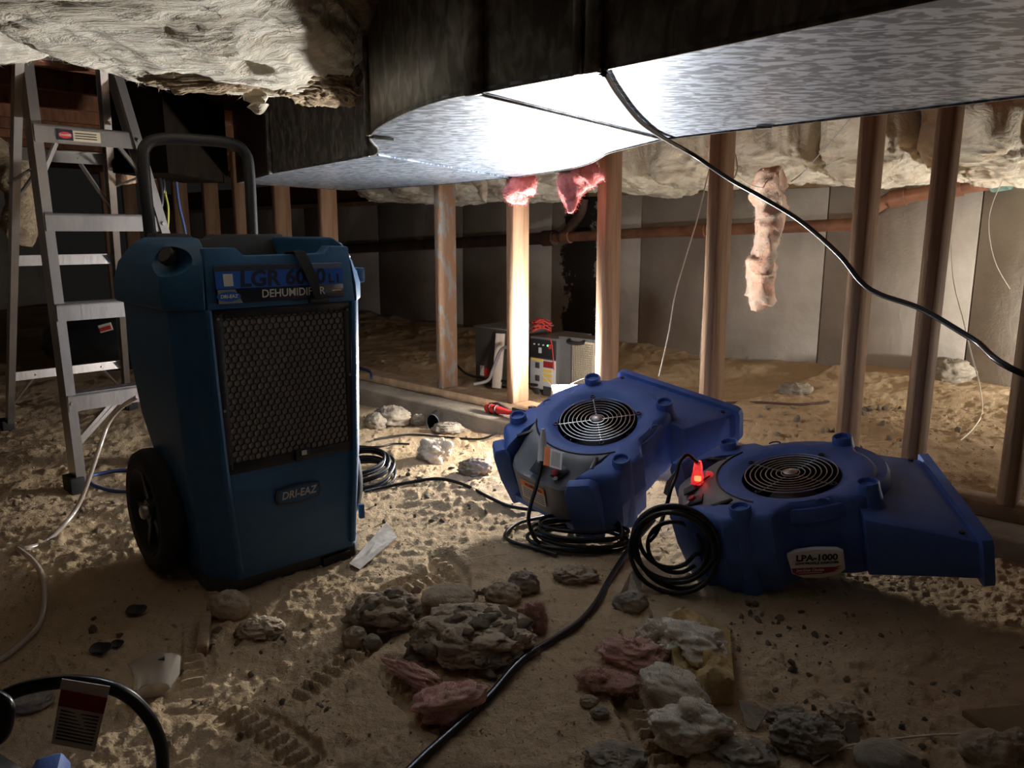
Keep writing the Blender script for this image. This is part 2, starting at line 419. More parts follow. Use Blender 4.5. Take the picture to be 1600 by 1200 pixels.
def fibres(o, n, ln, w, m, seed=1, tang=0.6):
    """loose glass fibres standing off a lump: fine slivers, one uncountable part"""
    me = o.data; rg_ = np.random.default_rng(seed)
    nf = len(me.polygons); ar = np.empty(nf); me.polygons.foreach_get('area', ar); ce_ = np.empty(nf * 3); me.polygons.foreach_get('center', ce_); no = np.empty(nf * 3); me.polygons.foreach_get('normal', no)
    ce_ = ce_.reshape(-1, 3); no = no.reshape(-1, 3)
    ix = rg_.choice(nf, n, p=ar / ar.sum()); c = ce_[ix]; nn = no[ix]
    t = rg_.normal(size=(n, 3)); t -= nn * (t * nn).sum(1)[:, None]; t /= np.linalg.norm(t, axis=1)[:, None] + 1e-9
    s = np.cross(nn, t)
    L = ln * rg_.uniform(0.4, 1.0, (n, 1)); d1 = t * tang + nn * (1 - tang) * 1.2; d2 = t * (tang + .3) + nn * (1 - tang) * 0.3 + s * rg_.uniform(-.5, .5, (n, 1))
    a = c - nn * 0.001; b = a + d1 * L * 0.55; e = b + d2 * L * 0.5
    V = np.stack([a - s * w, a + s * w, b + s * w * .7, b - s * w * .7, e], 1).reshape(-1, 3)
    F_ = []
    for i in range(n): k = i * 5; F_ += [(k, k + 1, k + 2, k + 3), (k + 3, k + 2, k + 4)]
    m_ = bpy.data.meshes.new('fibres'); m_.from_pydata(V.tolist(), [], F_); m_.update()
    p = o if o.parent is None else o.parent
    f = link('fibres', m_, m, p)
    if o.parent is not None: f.matrix_local = o.matrix_basis
    f['kind'] = 'stuff'; return f
# ------------------------------------------------------------------ frame of the stud wall: s along it (towards the camera side), n behind it
WA = Vector((-0.300, 3.207, 0)); WT = Vector((0.7224, -0.6915, 0)); WN = Vector((0.6915, 0.7224, 0))
WROT = Matrix((WT, WN, Vector((0, 0, 1)))).transposed()
def W(s, n, z): return WA + WT * s + WN * n + Vector((0, 0, z))
def toW(p):
    d = Vector(p) - WA; return Vector((d.dot(WT), d.dot(WN), p[2]))

# ------------------------------------------------------------------ dirt floor
def sstep(a, b, x):
    t = np.clip((x - a) / (b - a), 0, 1); return t * t * (3 - 2 * t)
PRINTS = [(650, 1085, 0.09, 0.26, 0.55), (535, 1030, 0.09, 0.26, -0.5), (700, 895, 0.09, 0.26, 0.3), (420, 1140, 0.09, 0.26, 0.9), (300, 1010, 0.09, 0.26, 0.4), (640, 915, 0.09, 0.24, -0.8), (1010, 1130, 0.09, 0.26, 0.2)]
FLAT = [(-0.48, 1.80, 0.34), (0.66, 1.66, 0.42), (0.10, 1.85, 0.20), (0.30, 2.1, 0.3)]
def ground(x, y, fine=True):
    x = np.atleast_1d(np.asarray(x, float)); y = np.atleast_1d(np.asarray(y, float))
    P = np.stack([x, y, np.zeros_like(x)], -1)
    s = (x - WA.x) * WT.x + (y - WA.y) * WT.y; n = (x - WA.x) * WN.x + (y - WA.y) * WN.y
    low = 0.022 * fbm(P * 1.7, 3, 3) + 0.010 * fbm(P * 5, 3, 9)
    flat = np.ones_like(x)
    for fx, fy, fr in FLAT:
        flat = np.minimum(flat, sstep(fr * 0.75, fr * 1.25, np.hypot(x - fx, y - fy)))
    z = low * (0.25 + 0.75 * flat)
    z = z + 0.05 * sstep(1.2, 2.1, n) * (0.6 + 0.8 * fbm(P * 2.4, 3, 21)) + 0.03 * sstep(0.1, 0.6, n) * (s > 0.9)
    z = np.where((n > -0.125) & (n < 0.12), np.minimum(z, 0.03), z)
    if fine:
        near = 1 - sstep(3.5, 6, np.hypot(x, y))
        z = z + 0.0045 * ridged(P * 9, 4, 31) * (0.3 + 0.7 * flat)
        cl = np.clip(fbm(P * 34, 3, 41) - 0.05, 0, 1); msk = sstep(-0.15, 0.25, fbm(P * 2.1, 3, 51))
        z = z + 0.014 * cl * msk * (0.3 + 0.7 * flat)
        z = z + 0.0030 * fbm(P * 75, 3, 61) * near + 0.010 * np.clip(fbm(P * 62, 2, 91) - 0.22, 0, 1) * sstep(-0.25, 0.2, fbm(P * 3.1, 2, 95)) * near
        z = z - 0.010 * np.clip(ridged(P * np.array([7, 12, 1]), 3, 71) - 0.55, 0, 1)
        for u, v, w, l, a in PRINTS:
            c = PZ(u, v, 0); dx, dy = x - c.x, y - c.y; ca, sa = math.cos(a), math.sin(a)
            px, py = dx * ca + dy * sa, -dx * sa + dy * ca
            e = (px / (w / 2)) ** 2 + (py / (l / 2)) ** 2
            m = 1 - sstep(0.7, 1.05, e)
            wob = 0.25 * fbm(P * 12, 2, 81)
            tread = sstep(-0.1, 0.35, np.sin(py * 2 * np.pi / 0.026 + wob * 6)) * sstep(-0.2, 0.2, np.cos(px * 2 * np.pi / 0.055 + wob * 4) + 0.55)
            z = z * (1 - 0.6 * m) + m * (-0.014 + 0.012 * tread)
    return z
def gz(x, y): return float(ground(x, y, False)[0])
def G(u, v, up=0.0):
    p = PZ(u, v, 0)
    p = PZ(u, v, min(gz(p.x, p.y), 0.2)); p.z = gz(p.x, p.y) + up
    return p
def make_floor():
    na, nr = 1120, 660
    ang = np.linspace(R(-58), R(58), na); rr = np.geomspace(0.5, 9.5, nr)
    A_, R_ = np.meshgrid(ang, rr); X = (R_ * np.sin(A_)).ravel(); Y = (R_ * np.cos(A_)).ravel() - 0.05
    Z = ground(X, Y)
    i = np.arange((nr - 1) * (na - 1)); r0 = i // (na - 1); c0 = i % (na - 1); b = r0 * na + c0
    q = np.stack([b, b + 1, b + na + 1, b + na], -1)
    me = bpy.data.meshes.new('floor')
    me.vertices.add(len(X)); me.vertices.foreach_set('co', np.stack([X, Y, Z], -1).ravel())
    me.loops.add(q.size); me.loops.foreach_set('vertex_index', q.ravel().astype(np.int32))
    me.polygons.add(len(q)); me.polygons.foreach_set('loop_start', np.arange(0, q.size, 4, dtype=np.int32))
    me.update(calc_edges=True); me.validate()
    o = link('floor', me, 'dirt', smooth=True); o['kind'] = 'structure'
    # plain ground on both sides and behind the camera
    bm = MB()
    bm.add([(-9, -3, -0.09), (9, -3, -0.09), (9, 9, -0.09), (-9, 9, -0.09)], [(0, 1, 2, 3)])
    o2 = bm.build('floor_surround', 'dirt'); o2['kind'] = 'structure'
make_floor()

# ------------------------------------------------------------------ concrete wall at the back, in formwork panels
concrete('concrete', None); concrete('concrete_tar', (-0.11, 0.40))
wb = struct('wall_back', W(0, 2.065, 0), WROT)
seams = [-8.0, -6.2, -4.4, -3.2, -2.1, -1.17, -0.42, 0.76, 1.477, 2.2, 3.4, 5.0]
for a, b in zip(seams[:-1], seams[1:]):
    tar = a < -0.9 < b
    o = MB().box((0, 0.1, 0.42), (b - a - 0.006, 0.2, 1.14)).build('concrete_panel', 'concrete_tar' if tar else 'concrete', wb, bevel=0.003, seg=1)
    o.location = ((a + b) / 2, 0, 0)
    if tar: o.location.x = (a + b) / 2; o['label'] = 'concrete panel with a black tar stain down its face'
MB().box((-1.5, 0.13, 0.42), (13, 0.1, 1.10)).build('backing', 'curb', wb)
o = MB().box((-1.5, 0.07, 1.010), (13, 0.14, 0.038)).build('sill_plate', 'wood_plate', wb)
o = MB().box((-1.5, 0.13, 1.13), (13, 0.04, 0.22)).build('rim_board', 'wood_dark', wb)
# left and right ends of the crawl space, and the one behind the camera
for nm, c, d in (('wall_left', (-5.2, 2.5, 0.6), (0.2, 12, 1.8)), ('wall_right', (4.6, 1.0, 0.6), (0.2, 9, 1.8)), ('wall_front', (0, -2.6, 0.6), (10, 0.2, 1.8))):
    o = MB().box(c, d).build(nm, 'concrete'); o['kind'] = 'structure'

# ------------------------------------------------------------------ ceiling: subfloor and joists
ce = struct('ceiling', W(0, 0, 0), WROT)
MB().box((0, -0.5, 1.46), (14, 9.5, 0.04)).build('subfloor', 'wood_dark', ce)
for k in range(-9, 10):
    MB().box((k * 0.41 + 0.20, -0.6, 1.335), (0.04, 5.3, 0.21)).build('joist', 'wood_dark', ce)

# ------------------------------------------------------------------ stud wall on its concrete curb
kerb = MB()
L_ = 7.2; seg = 60
vs, fs = [], []
for i in range(seg + 1):
    s = -4.2 + L_ * i / seg
    w = 0.010 * float(fbm(np.array([[s * 3, 1, 0]]), 3, 5)[0]); h = 0.004 * float(fbm(np.array([[s * 5, 7, 0]]), 3, 6)[0])
    pr = [(-0.150 + w, -0.12), (-0.118 + w, 0.052 + h), (-0.108 + w, 0.061 + h), (0.13, 0.061 + h), (0.15, -0.12)]
    vs.append([(s, n, z) for n, z in pr])
o = MB().loft(vs, True, True).build('trim_1', 'curb', smooth=50, matrix=Matrix.Translation(WA) @ WROT.to_4x4()); o['kind'] = 'structure'

sw = struct('wall_partition', WA, WROT)
MB().box((-0.6, 0.0445, 0.080), (7.0, 0.089, 0.038)).build('bottom_plate', 'wood_plate', sw, bevel=0.003, seg=1)
MB().box((-0.6, 0.0445, 1.210), (7.0, 0.089, 0.038)).build('top_plate', 'wood', sw, bevel=0.003, seg=1)
stud_me = MB().box((-0.019, 0.0445, 0), (0.038, 0.089, 1.09)).build('stud', 'wood', sw, bevel=0.003, seg=1)
STUD_S = [-3.75, -3.34, -2.93, -2.52, -2.10, -1.72, -1.288, -0.856, 0.008, 0.422, 0.850, 1.262, 1.690, 1.868, 2.091, 2.50]
for i, s in enumerate(STUD_S):
    o = stud_me if i == 0 else stud_me.copy()
    if i: COL.objects.link(o); o.parent = sw
    o.location = (s, 0, 0.6445)
    if i == 8: o.data = o.data.copy(); o.data.materials[0] = MATS['wood_scuffed']; o['label'] = 'stud with grey scuffs down its face'
    o.rotation_euler = (R(random.uniform(-.3, .3)), R(random.uniform(-.3, .3)), 0)

# ------------------------------------------------------------------ duct hung under the joists
ZD, ZT = 0.941, 1.225
kz = (H - ZD) / (H - 0.95)
def D2(u, v): p = PZ(u, v, ZD); return (p.x, p.y)
near = [D2(1600, -38), D2(1440, 0), D2(932, 108), D2(745, 143)]
curve = [D2(745, 143), D2(700, 151), D2(655, 165), D2(618, 181), D2(590, 197), D2(579, 209), D2(577, 216), D2(583, 224), D2(589, 231), D2(588, 238), D2(575, 243)]
left = [D2(575, 243), D2(425, 270), D2(370, 285)]
endl = [D2(370, 285), D2(545, 297)]
far = [D2(545, 297), D2(690, 288), D2(800, 277), D2(880, 265), D2(915, 257), D2(935, 248), D2(950, 239), D2(975, 232), D2(1040, 216), D2(1200, 197), D2(1600, 150)]
ext = lambda a, b, k: (a[0] + (a[0] - b[0]) * k, a[1] + (a[1] - b[1]) * k)
nr_end = ext(near[0], near[2], 1.7); fr_end = ext(far[-1], far[-3], 1.7)
duct = thing('air_duct', 'galvanised sheet metal air duct trunk hung under the joists', 'duct', (near[2][0], near[2][1], ZD))
DL = Vector((near[2][0], near[2][1], ZD))
def smooth2(pts, n=5): return [tuple(p[:2]) for p in catmull([(a, b, 0) for a, b in pts], n)]
curve_s = smooth2(curve); far_c = smooth2(far[2:8])
def plate(name, outline, m, lab=None, t=0.004):
    o = MB().poly(outline, ZD, ZD + t).build(name, m, duct, local=DL)
    if lab: o['label'] = lab
    return o
seamA = (D2(745, 143), D2(1040, 216)); seamB = (D2(590, 240), D2(800, 277))
plate('bottom_panel', [nr_end] + near[1:4] + [seamA[1]] + far[9:] + [fr_end], 'galvanised')
plate('bottom_panel', [seamA[0]] + curve_s[:-3] + [seamB[0], seamB[1]] + far_c[1:] + [seamA[1]], 'galvanised')
plate('bottom_panel', [seamB[0]] + left + [endl[1], far[1], seamB[1]], 'galvanised')
def side(name, pts, m, lab=None, z1=ZT, t=0.003):
    b = MB(); k = len(pts)
    inner = []
    for i, p in enumerate(pts):
        a = pts[max(i - 1, 0)]; c = pts[min(i + 1, k - 1)]
        dx, dy = c[0] - a[0], c[1] - a[1]; l = math.hypot(dx, dy); inner.append((p[0] + dy / l * t, p[1] - dx / l * t))
    rings = [[(p[0], p[1], ZD - 0.003), (p[0], p[1], z1), (q[0], q[1], z1), (q[0], q[1], ZD - 0.003)] for p, q in zip(pts, inner)]
    o = b.loft(rings).build(name, m, duct, local=DL, smooth=30)
    if lab: o['label'] = lab
    return o
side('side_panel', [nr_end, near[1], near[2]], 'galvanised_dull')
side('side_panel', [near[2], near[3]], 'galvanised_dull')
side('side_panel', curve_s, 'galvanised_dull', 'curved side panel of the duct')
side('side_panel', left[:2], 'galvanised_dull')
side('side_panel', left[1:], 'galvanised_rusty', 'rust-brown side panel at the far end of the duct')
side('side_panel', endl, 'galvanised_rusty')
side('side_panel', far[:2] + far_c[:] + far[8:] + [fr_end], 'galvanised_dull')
# raised drive cleats and standing seams
def cleat(p, q, z0, z1, lab=None, out=0.012, w=0.03):
    a, b = Vector((p[0], p[1], 0)), Vector((q[0], q[1], 0)); d = (b - a).normalized(); nrm = Vector((d.y, -d.x, 0))
    if nrm.dot(Vector((0, -1, 0))) < 0: nrm = -nrm
    c = a + nrm * out / 2
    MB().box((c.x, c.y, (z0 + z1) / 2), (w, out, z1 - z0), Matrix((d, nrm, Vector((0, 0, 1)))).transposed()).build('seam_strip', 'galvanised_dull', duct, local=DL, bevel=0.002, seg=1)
cleat(near[3], near[2], ZD - 0.006, ZT); cleat(near[2], near[3], ZD - 0.006, ZT, w=0.02); cleat(D2(905, 113), near[2], ZD - 0.004, ZT, out=0.008, w=0.012)
cleat(left[0], left[1], ZD - 0.004, ZT); cleat(left[1], left[2], ZD - 0.004, ZT, w=0.018); cleat(curve[5], curve[6], ZD - 0.004, ZT, out=0.01, w=0.012)
for p, q in (seamA, seamB):
    MB().bar((p[0], p[1], ZD - 0.003), (q[0], q[1], ZD - 0.003), 0.004 if p is seamA[0] else 0.005, 0.004).build('seam_strip', 'galvanised_dull' if p is seamA[0] else 'galvanised', duct, local=DL)
for (u0, v0, u1, v1) in ((580, 211, 612, 215), (1182, 196, 1206, 195), (868, 267, 892, 266), (925, 108, 945, 113)):   # hanger tabs
    a, b = D2(u0, v0), D2(u1, v1)
    MB().bar((a[0], a[1], ZD - 0.004), (b[0], b[1], ZD - 0.004), 0.012, 0.005).build('hanger_tab', 'galvanised_dull', duct, local=DL)
# branch that leaves the far end of the duct
br = thing('duct_branch', 'rust-brown duct branch leaving the far left end of the trunk', 'duct', PZ(335, 286, ZD))
a, b = PZ(362, 286, ZD), PZ(268, 270, ZD); bl = br.location.copy()
dv = (b - a).normalized(); nv = Vector((-dv.y, dv.x, 0)); nv = nv if nv.y > 0 else -nv
c = (a + b) / 2 + nv * 0.10
Mx = Matrix((dv, nv, Vector((0, 0, 1)))).transposed()
MB().box((c.x, c.y, (ZD + ZT) / 2), ((b - a).length, 0.18, ZT - ZD), Mx).build('casing', 'rust_shade', br, local=bl)
cc = a + dv * 0.05 + nv * 0.015
MB().box((cc.x, cc.y, (ZD + ZT) / 2), (0.02, 0.02, ZT - ZD + 0.004), Mx).build('seam_strip', 'rust_shade', br, local=bl)

# ------------------------------------------------------------------ iron and copper waste pipe along the wall
pipe = thing('waste_pipe', 'rusty drain pipe running along the concrete wall', 'pipe', W(-1, 1.96, 0.71), WROT)
PL = Vector((-1, 1.96, 0.71))
def pseg(name, pts, r, m, lab=None):
    o = MB().tube([Vector(p) - PL for p in pts], r, 14).build(name, m, pipe, smooth=60)
    if lab: o['label'] = lab
pseg('pipe_run', [(-5.5, 1.965, 0.52), (-3.361, 1.965, 0.62), (-1.105, 1.965, 0.718)], 0.042, 'iron')
pseg('pipe_run', [(-1.1, 1.965, 0.718), (-0.362, 1.965, 0.752), (0.90, 1.965, 0.793)], 0.032, 'copper')
pseg('pipe_riser', catmull([(0.88, 1.965, 0.793), (0.945, 1.965, 0.80), (1.0, 1.965, 0.85), (1.07, 1.965, 0.90), (1.15, 1.965, 0.92), (1.3, 1.965, 0.945), (1.55, 1.965, 0.978)], 5), 0.033, 'copper')
for p, q in (((-1.16, 1.965, 0.715), (-1.06, 1.965, 0.72)), ((-0.98, 1.965, 0.724), (-0.92, 1.965, 0.727)), ((0.02, 1.965, 0.762), (0.10, 1.965, 0.765)), ((1.10, 1.965, 0.912), (1.17, 1.965, 0.923)), ((1.36, 1.965, 0.953), (1.41, 1.965, 0.96))):
    pseg('coupling', [p, q], 0.043 if p[0] > -1 else 0.054, 'copper' if p[0] > -1 else 'iron')
pseg('branch_pipe', catmull([(-1.02, 1.965, 0.72), (-0.95, 1.965, 0.76), (-0.84, 1.965, 0.88), (-0.82, 1.965, 0.97)], 5), 0.035, 'iron')
pseg('cleanout_cap', [(1.53, 1.965, 0.976), (1.60, 1.95, 0.985)], 0.046, 'verdigris', 'green corroded cap on the pipe end')
# ------------------------------------------------------------------ dehumidifier
DX = Vector((0.7433, 0.669, 0)); DY = Vector((-0.669, 0.7433, 0))
dh = thing('dehumidifier', 'large blue wheeled dehumidifier with honeycomb intake grille standing on the dirt', 'dehumidifier', (-0.474, 1.6005, 0), Matrix((DX, DY, Vector((0, 0, 1)))).transposed())
def ring(z, fw, w, yb, yf=0.0, pf=0.065):
    return [(-fw, yf, z), (fw, yf, z), (w, yf + pf, z), (w, yb - 0.05, z), (w - 0.05, yb, z), (-(w - 0.05), yb, z), (-w, yb - 0.05, z), (-w, yf + pf, z)]
body = MB().loft([ring(0.030, 0.137, 0.182, 0.29), ring(0.25, 0.152, 0.203, 0.30), ring(0.35, 0.157, 0.207, 0.37), ring(0.46, 0.160, 0.211, 0.40), ring(0.605, 0.164, 0.215, 0.40)])
for sx in (-1, 1):   # proud corner rails beside the intake
    rr_ = []
    for z, fw in ((0.045, 0.137), (0.25, 0.152), (0.46, 0.160), (0.605, 0.164)):
        x = sx * fw
        q = [(x - sx * 0.014, 0.01, z), (x - sx * 0.010, -0.010, z), (x + sx * 0.002, -0.010, z), (x + sx * 0.030, 0.040, z)]
        rr_.append(q if sx < 0 else q[::-1])
    body.loft(rr_)
body = body.build('body', 'dehu_blue', dh, bevel=0.006, seg=2)
# head: front lip with raised ends
lip = MB(); out = [(-0.163, 0.603), (0.163, 0.603), (0.158, 0.722), (0.112, 0.724), (0.098, 0.708), (-0.078, 0.706), (-0.094, 0.722), (-0.158, 0.722)]
lip.loft([[(x, -0.010 + (z - 0.603) * 0.10, z) for x, z in out], [(x, 0.030 + (z - 0.603) * 0.1, z) for x, z in out]])
lip.build('front_lip', 'dehu_blue', dh, bevel=0.005)
def cut(o, cutters):
    for c in cutters:
        m = o.modifiers.new('b', 'BOOLEAN'); m.object = c; m.operation = 'DIFFERENCE'; m.solver = 'EXACT'
    dg = bpy.context.evaluated_depsgraph_get(); me = bpy.data.meshes.new_from_object(o.evaluated_get(dg)); o.modifiers.clear(); o.data = me
    for c in cutters: bpy.data.objects.remove(c)
    sharp(me, 35)
for sx in (-1, 1):
    def q(z, xi, yo, xo, yb, yi=0.0):
        r = [(sx * xi, yi, z), (sx * xo, yo, z), (sx * xo, yb, z), (sx * (xi - 0.03), yb, z)]
        return r if sx > 0 else r[::-1]
    sh = MB().loft([q(0.600, 0.166, 0.066, 0.222, 0.385, -0.012), q(0.640, 0.165, 0.068, 0.224, 0.385, -0.010), q(0.690, 0.160, 0.075, 0.216, 0.36, -0.002), q(0.728, 0.150, 0.10, 0.196, 0.32, 0.020), q(0.742, 0.146, 0.13, 0.178, 0.29, 0.050)])
    sh = sh.build('shoulder', 'dehu_blue', dh, bevel=0.008, seg=3)
    bpy.context.view_layer.update()
    c1 = link('c', blob_mesh('c', (0.055, 0.075, 0.034), amp=0, nu=32, nv=20), None, dh); c1.location = (sx * 0.222, 0.055, 0.700); c1.rotation_euler = (0, 0, 0)
    bpy.context.view_layer.update()
    cut(sh, [c1])
    MB().lathe([(0.0, 0.004), (0.016, 0.004), (0.019, 0.0), (0.019, -0.01)], 20, None, False, False).build('grip_hole', 'black_plastic', dh, smooth=50,
        matrix=Matrix.Translation((sx * 0.199, 0.088, 0.708)) @ Vector((sx * 0.80, -0.35, 0.5)).to_track_quat('Z', 'Y').to_matrix().to_4x4())
MB().box((0, 0.18, 0.660), (0.27, 0.30, 0.05)).build('top_tray', 'charcoal', dh, bevel=0.004)
out = [(-0.15, 0.62), (0.15, 0.62), (0.15, 0.748), (-0.012, 0.748), (-0.028, 0.738), (-0.062, 0.738), (-0.078, 0.750), (-0.15, 0.750)]
MB().loft([[(x, 0.30, z) for x, z in out], [(x, 0.36, z) for x, z in out]]).build('rear_wall', 'charcoal', dh, bevel=0.005)
MB().box((0.222, 0.085, 0.655), (0.022, 0.05, 0.034)).build('latch_ear', 'dehu_blue', dh, bevel=0.005)
# intake filter behind a honeycomb grille
fr = MB()
for c, d in (((0, 0.000, 0.594), (0.300, 0.012, 0.018)), ((0, 0.000, 0.276), (0.296, 0.012, 0.022)), ((-0.1420, 0.0, 0.435), (0.019, 0.012, 0.32)), ((0.1430, 0.0, 0.435), (0.017, 0.012, 0.32))):
    fr.box(c, d)
fr = fr.build('filter_frame', 'black_plastic', dh, bevel=0.001, seg=1)
MB().box((0, -0.0010, 0.435), (0.272, 0.003, 0.312)).build('filter_media', 'filter_media', fr)
pt = 0.0141; hx = MB(); rr0, rr1 = pt / math.sqrt(3), pt / math.sqrt(3) * 0.885
for j in range(26):
    for i in range(20):
        x = (i - 9.5) * pt + (pt / 2 if j % 2 else 0); z = 0.288 + 0.006 + j * pt * 0.866
        if abs(x) > 0.135 or z > 0.592: continue
        vs = []
        for r_, y in ((rr0, -0.0062), (rr1, -0.0062), (rr1, -0.0024)):
            vs += [(x + r_ * math.cos(R(30 + 60 * k)), y, z + r_ * math.sin(R(30 + 60 * k))) for k in range(6)]
        hx.add(vs, [(k, (k + 1) % 6, 6 + (k + 1) % 6, 6 + k) for k in range(6)] + [(6 + k, 6 + (k + 1) % 6, 12 + (k + 1) % 6, 12 + k) for k in range(6)])
g = hx.mesh('honeycomb'); bm = bmesh.new(); bm.from_mesh(g); bmesh.ops.remove_doubles(bm, verts=bm.verts, dist=2e-4); bm.to_mesh(g); bm.free()
link('honeycomb', g, 'black_plastic', fr)
MB().box((0.018, -0.008, 0.279), (0.034, 0.010, 0.026)).build('catch', 'black_plastic', fr, bevel=0.003)
MB().box((0.020, -0.0135, 0.284), (0.012, 0.002, 0.010)).build('catch_tab', 'pale_label', fr)
for x, z in ((-0.143, 0.585), (0.143, 0.585), (0.143, 0.44), (-0.143, 0.40)):
    MB().cyl((x, -0.0065, z), (x, -0.0085, z), 0.003, 8).build('screw', 'steel', fr)
# printed label on the lip
face = Matrix.Translation((-0.006, -0.0102, 0.6515)) @ Matrix.Rotation(R(90 - 5.7), 4, 'X')
lab = MB().box((0, 0, 0), (0.278, 0.074, 0.003)).build('label', 'navy_ink', dh, bevel=0.0012, seg=1, matrix=face)
MB().box((0, 0.0085, 0.0016), (0.276, 0.034, 0.001)).build('blue_band', 'blue_label', lab)
T3 = lambda x, y, z=0.0022: Matrix.Translation((x, y, z))
text('lettering', 'LGR 6000', 0.043, 'navy_ink', lab, T3(0.003, 0.008), 0.0013, 0.08, sx=1.06)
text('lettering', 'L', 0.027, 'navy_ink', lab, T3(0.1105, 0.0035), 0.0009); text('lettering', 'i', 0.027, 'navy_ink', lab, T3(0.1265, 0.0035), 0.0009)
text('lettering', 'DEHUMIDIFIER', 0.0225, 'pale_label', lab, T3(0.022, -0.0220), 0.0003, 0.08, sx=0.96)
MB().poly([(-0.136, -0.037), (-0.088, -0.037), (-0.101, -0.010), (-0.136, -0.010)], 0.0014, 0.0018).build('grey_flash', 'panel_grey', lab)
badge = [(0.024 * math.cos(a) * (1.0), 0.0095 * math.sin(a)) for a in np.linspace(0, 2 * math.pi, 24, endpoint=False)]
MB().poly(badge, 0.0018, 0.0024, Matrix.Translation((-0.115, -0.0235, 0))).build('badge', 'blue_label', lab)
text('lettering', 'DRI-EAZ', 0.0092, 'white_paper', lab, T3(-0.115, -0.0235, 0.0028), 0.0002, 0.15)
MB().box((-0.113, 0.0085, 0.0021), (0.019, 0.024, 0.0006)).build('sticker', 'pale_label', lab)
MB().box((0.122, -0.022, 0.0016), (0.022, 0.0025, 0.0006)).build('small_print', 'yellow', lab)
# strap hanging over the lip
MB().loft([[(x, y, z) for x, y, z in ((cx - w_, cy, cz), (cx + w_, cy, cz), (cx + w_, cy + 0.003, cz + 0.002), (cx - w_, cy + 0.003, cz + 0.002))] for cx, cy, cz, w_ in
    ((0.030, 0.060, 0.690, 0.013), (0.034, 0.020, 0.712, 0.013), (0.038, -0.006, 0.712, 0.013), (0.046, -0.018, 0.685, 0.0125), (0.056, -0.022, 0.655, 0.011), (0.064, -0.022, 0.628, 0.008), (0.068, -0.021, 0.612, 0.007))]).build('strap', 'strap', dh, smooth=40)
MB().box((0.070, -0.018, 0.610), (0.045, 0.010, 0.008)).build('strap_hook', 'black_plastic', dh, bevel=0.002)
# raised badge on the lower panel
hexo = [(-0.054, 0), (-0.050, -0.016), (0, -0.021), (0.050, -0.016), (0.054, 0), (0.050, 0.016), (0, 0.021), (-0.050, 0.016)]
bm_ = Matrix.Translation((0.006, -0.003, 0.193)) @ Matrix.Rotation(R(90), 4, 'X')
bd = MB().poly(hexo, -0.002, 0.003).build('badge', 'charcoal', dh, bevel=0.002, matrix=bm_)
MB().poly([(x * 0.88, y * 0.82) for x, y in hexo], 0.003, 0.0036).build('badge_face', 'dehu_blue', bd)
text('lettering', 'DRI-EAZ', 0.0235, 'pale_label', bd, T3(0, 0.001, 0.0042), 0.0004, 0.18, sx=0.92)
# base, handle, wheels
base = MB().loft([[(x, y, z) for x, y in ((-0.150, 0.012), (0.150, 0.012), (0.185, 0.06), (0.178, 0.28), (-0.178, 0.28), (-0.185, 0.06))] for z in (0.0, 0.034)]).build('base', 'charcoal', dh, bevel=0.006)
MB().box((0.095, 0.010, 0.012), (0.07, 0.02, 0.020)).build('base_slot', 'black_plastic', base)
MB().box((0.178, 0.026, 0.10), (0.012, 0.012, 0.035)).build('side_clip', 'dehu_blue', dh, bevel=0.003, matrix=Matrix())
hp = catmull([(-0.130, 0.385, 0.55), (-0.132, 0.39, 0.74), (-0.132, 0.395, 0.90), (-0.122, 0.397, 0.945), (-0.085, 0.398, 0.963), (0, 0.398, 0.967), (0.075, 0.398, 0.965), (0.108, 0.397, 0.945), (0.116, 0.395, 0.90), (0.112, 0.39, 0.74), (0.110, 0.385, 0.55)], 7)
MB().tube(hp, 0.0135, 12).build('handle', 'black_plastic', dh, smooth=80)
def wheel(sx):
    M = Matrix.Translation((sx * 0.212, 0.25, 0.140)) @ Matrix.Rotation(R(90 * sx), 4, 'Y')
    t = MB().lathe([(0.100, -0.022), (0.118, -0.026), (0.134, -0.020), (0.140, -0.006), (0.140, 0.012), (0.134, 0.026), (0.118, 0.032), (0.100, 0.028)], 56).build('wheel', 'rubber', dh, smooth=50, matrix=M)
    t.data.update()
    MB().lathe([(0.104, -0.022), (0.104, 0.026), (0.096, 0.030), (0.090, 0.020), (0.080, 0.006), (0.030, 0.008), (0.026, 0.022), (0.0, 0.024)], 48).build('rim', 'black_plastic', t, smooth=40)
    for k in range(5):
        a = R(72 * k + 20); MB().bar((0.024 * math.cos(a), 0.024 * math.sin(a), 0.010), (0.094 * math.cos(a), 0.094 * math.sin(a), 0.014), 0.016, 0.012).build('spoke', 'black_plastic', t, bevel=0.002)
    MB().lathe([(0.0165, 0.020), (0.0165, 0.032), (0.012, 0.036), (0.0, 0.037)], 20).build('hub_cap', 'steel', t, smooth=50)
wheel(-1); wheel(1)

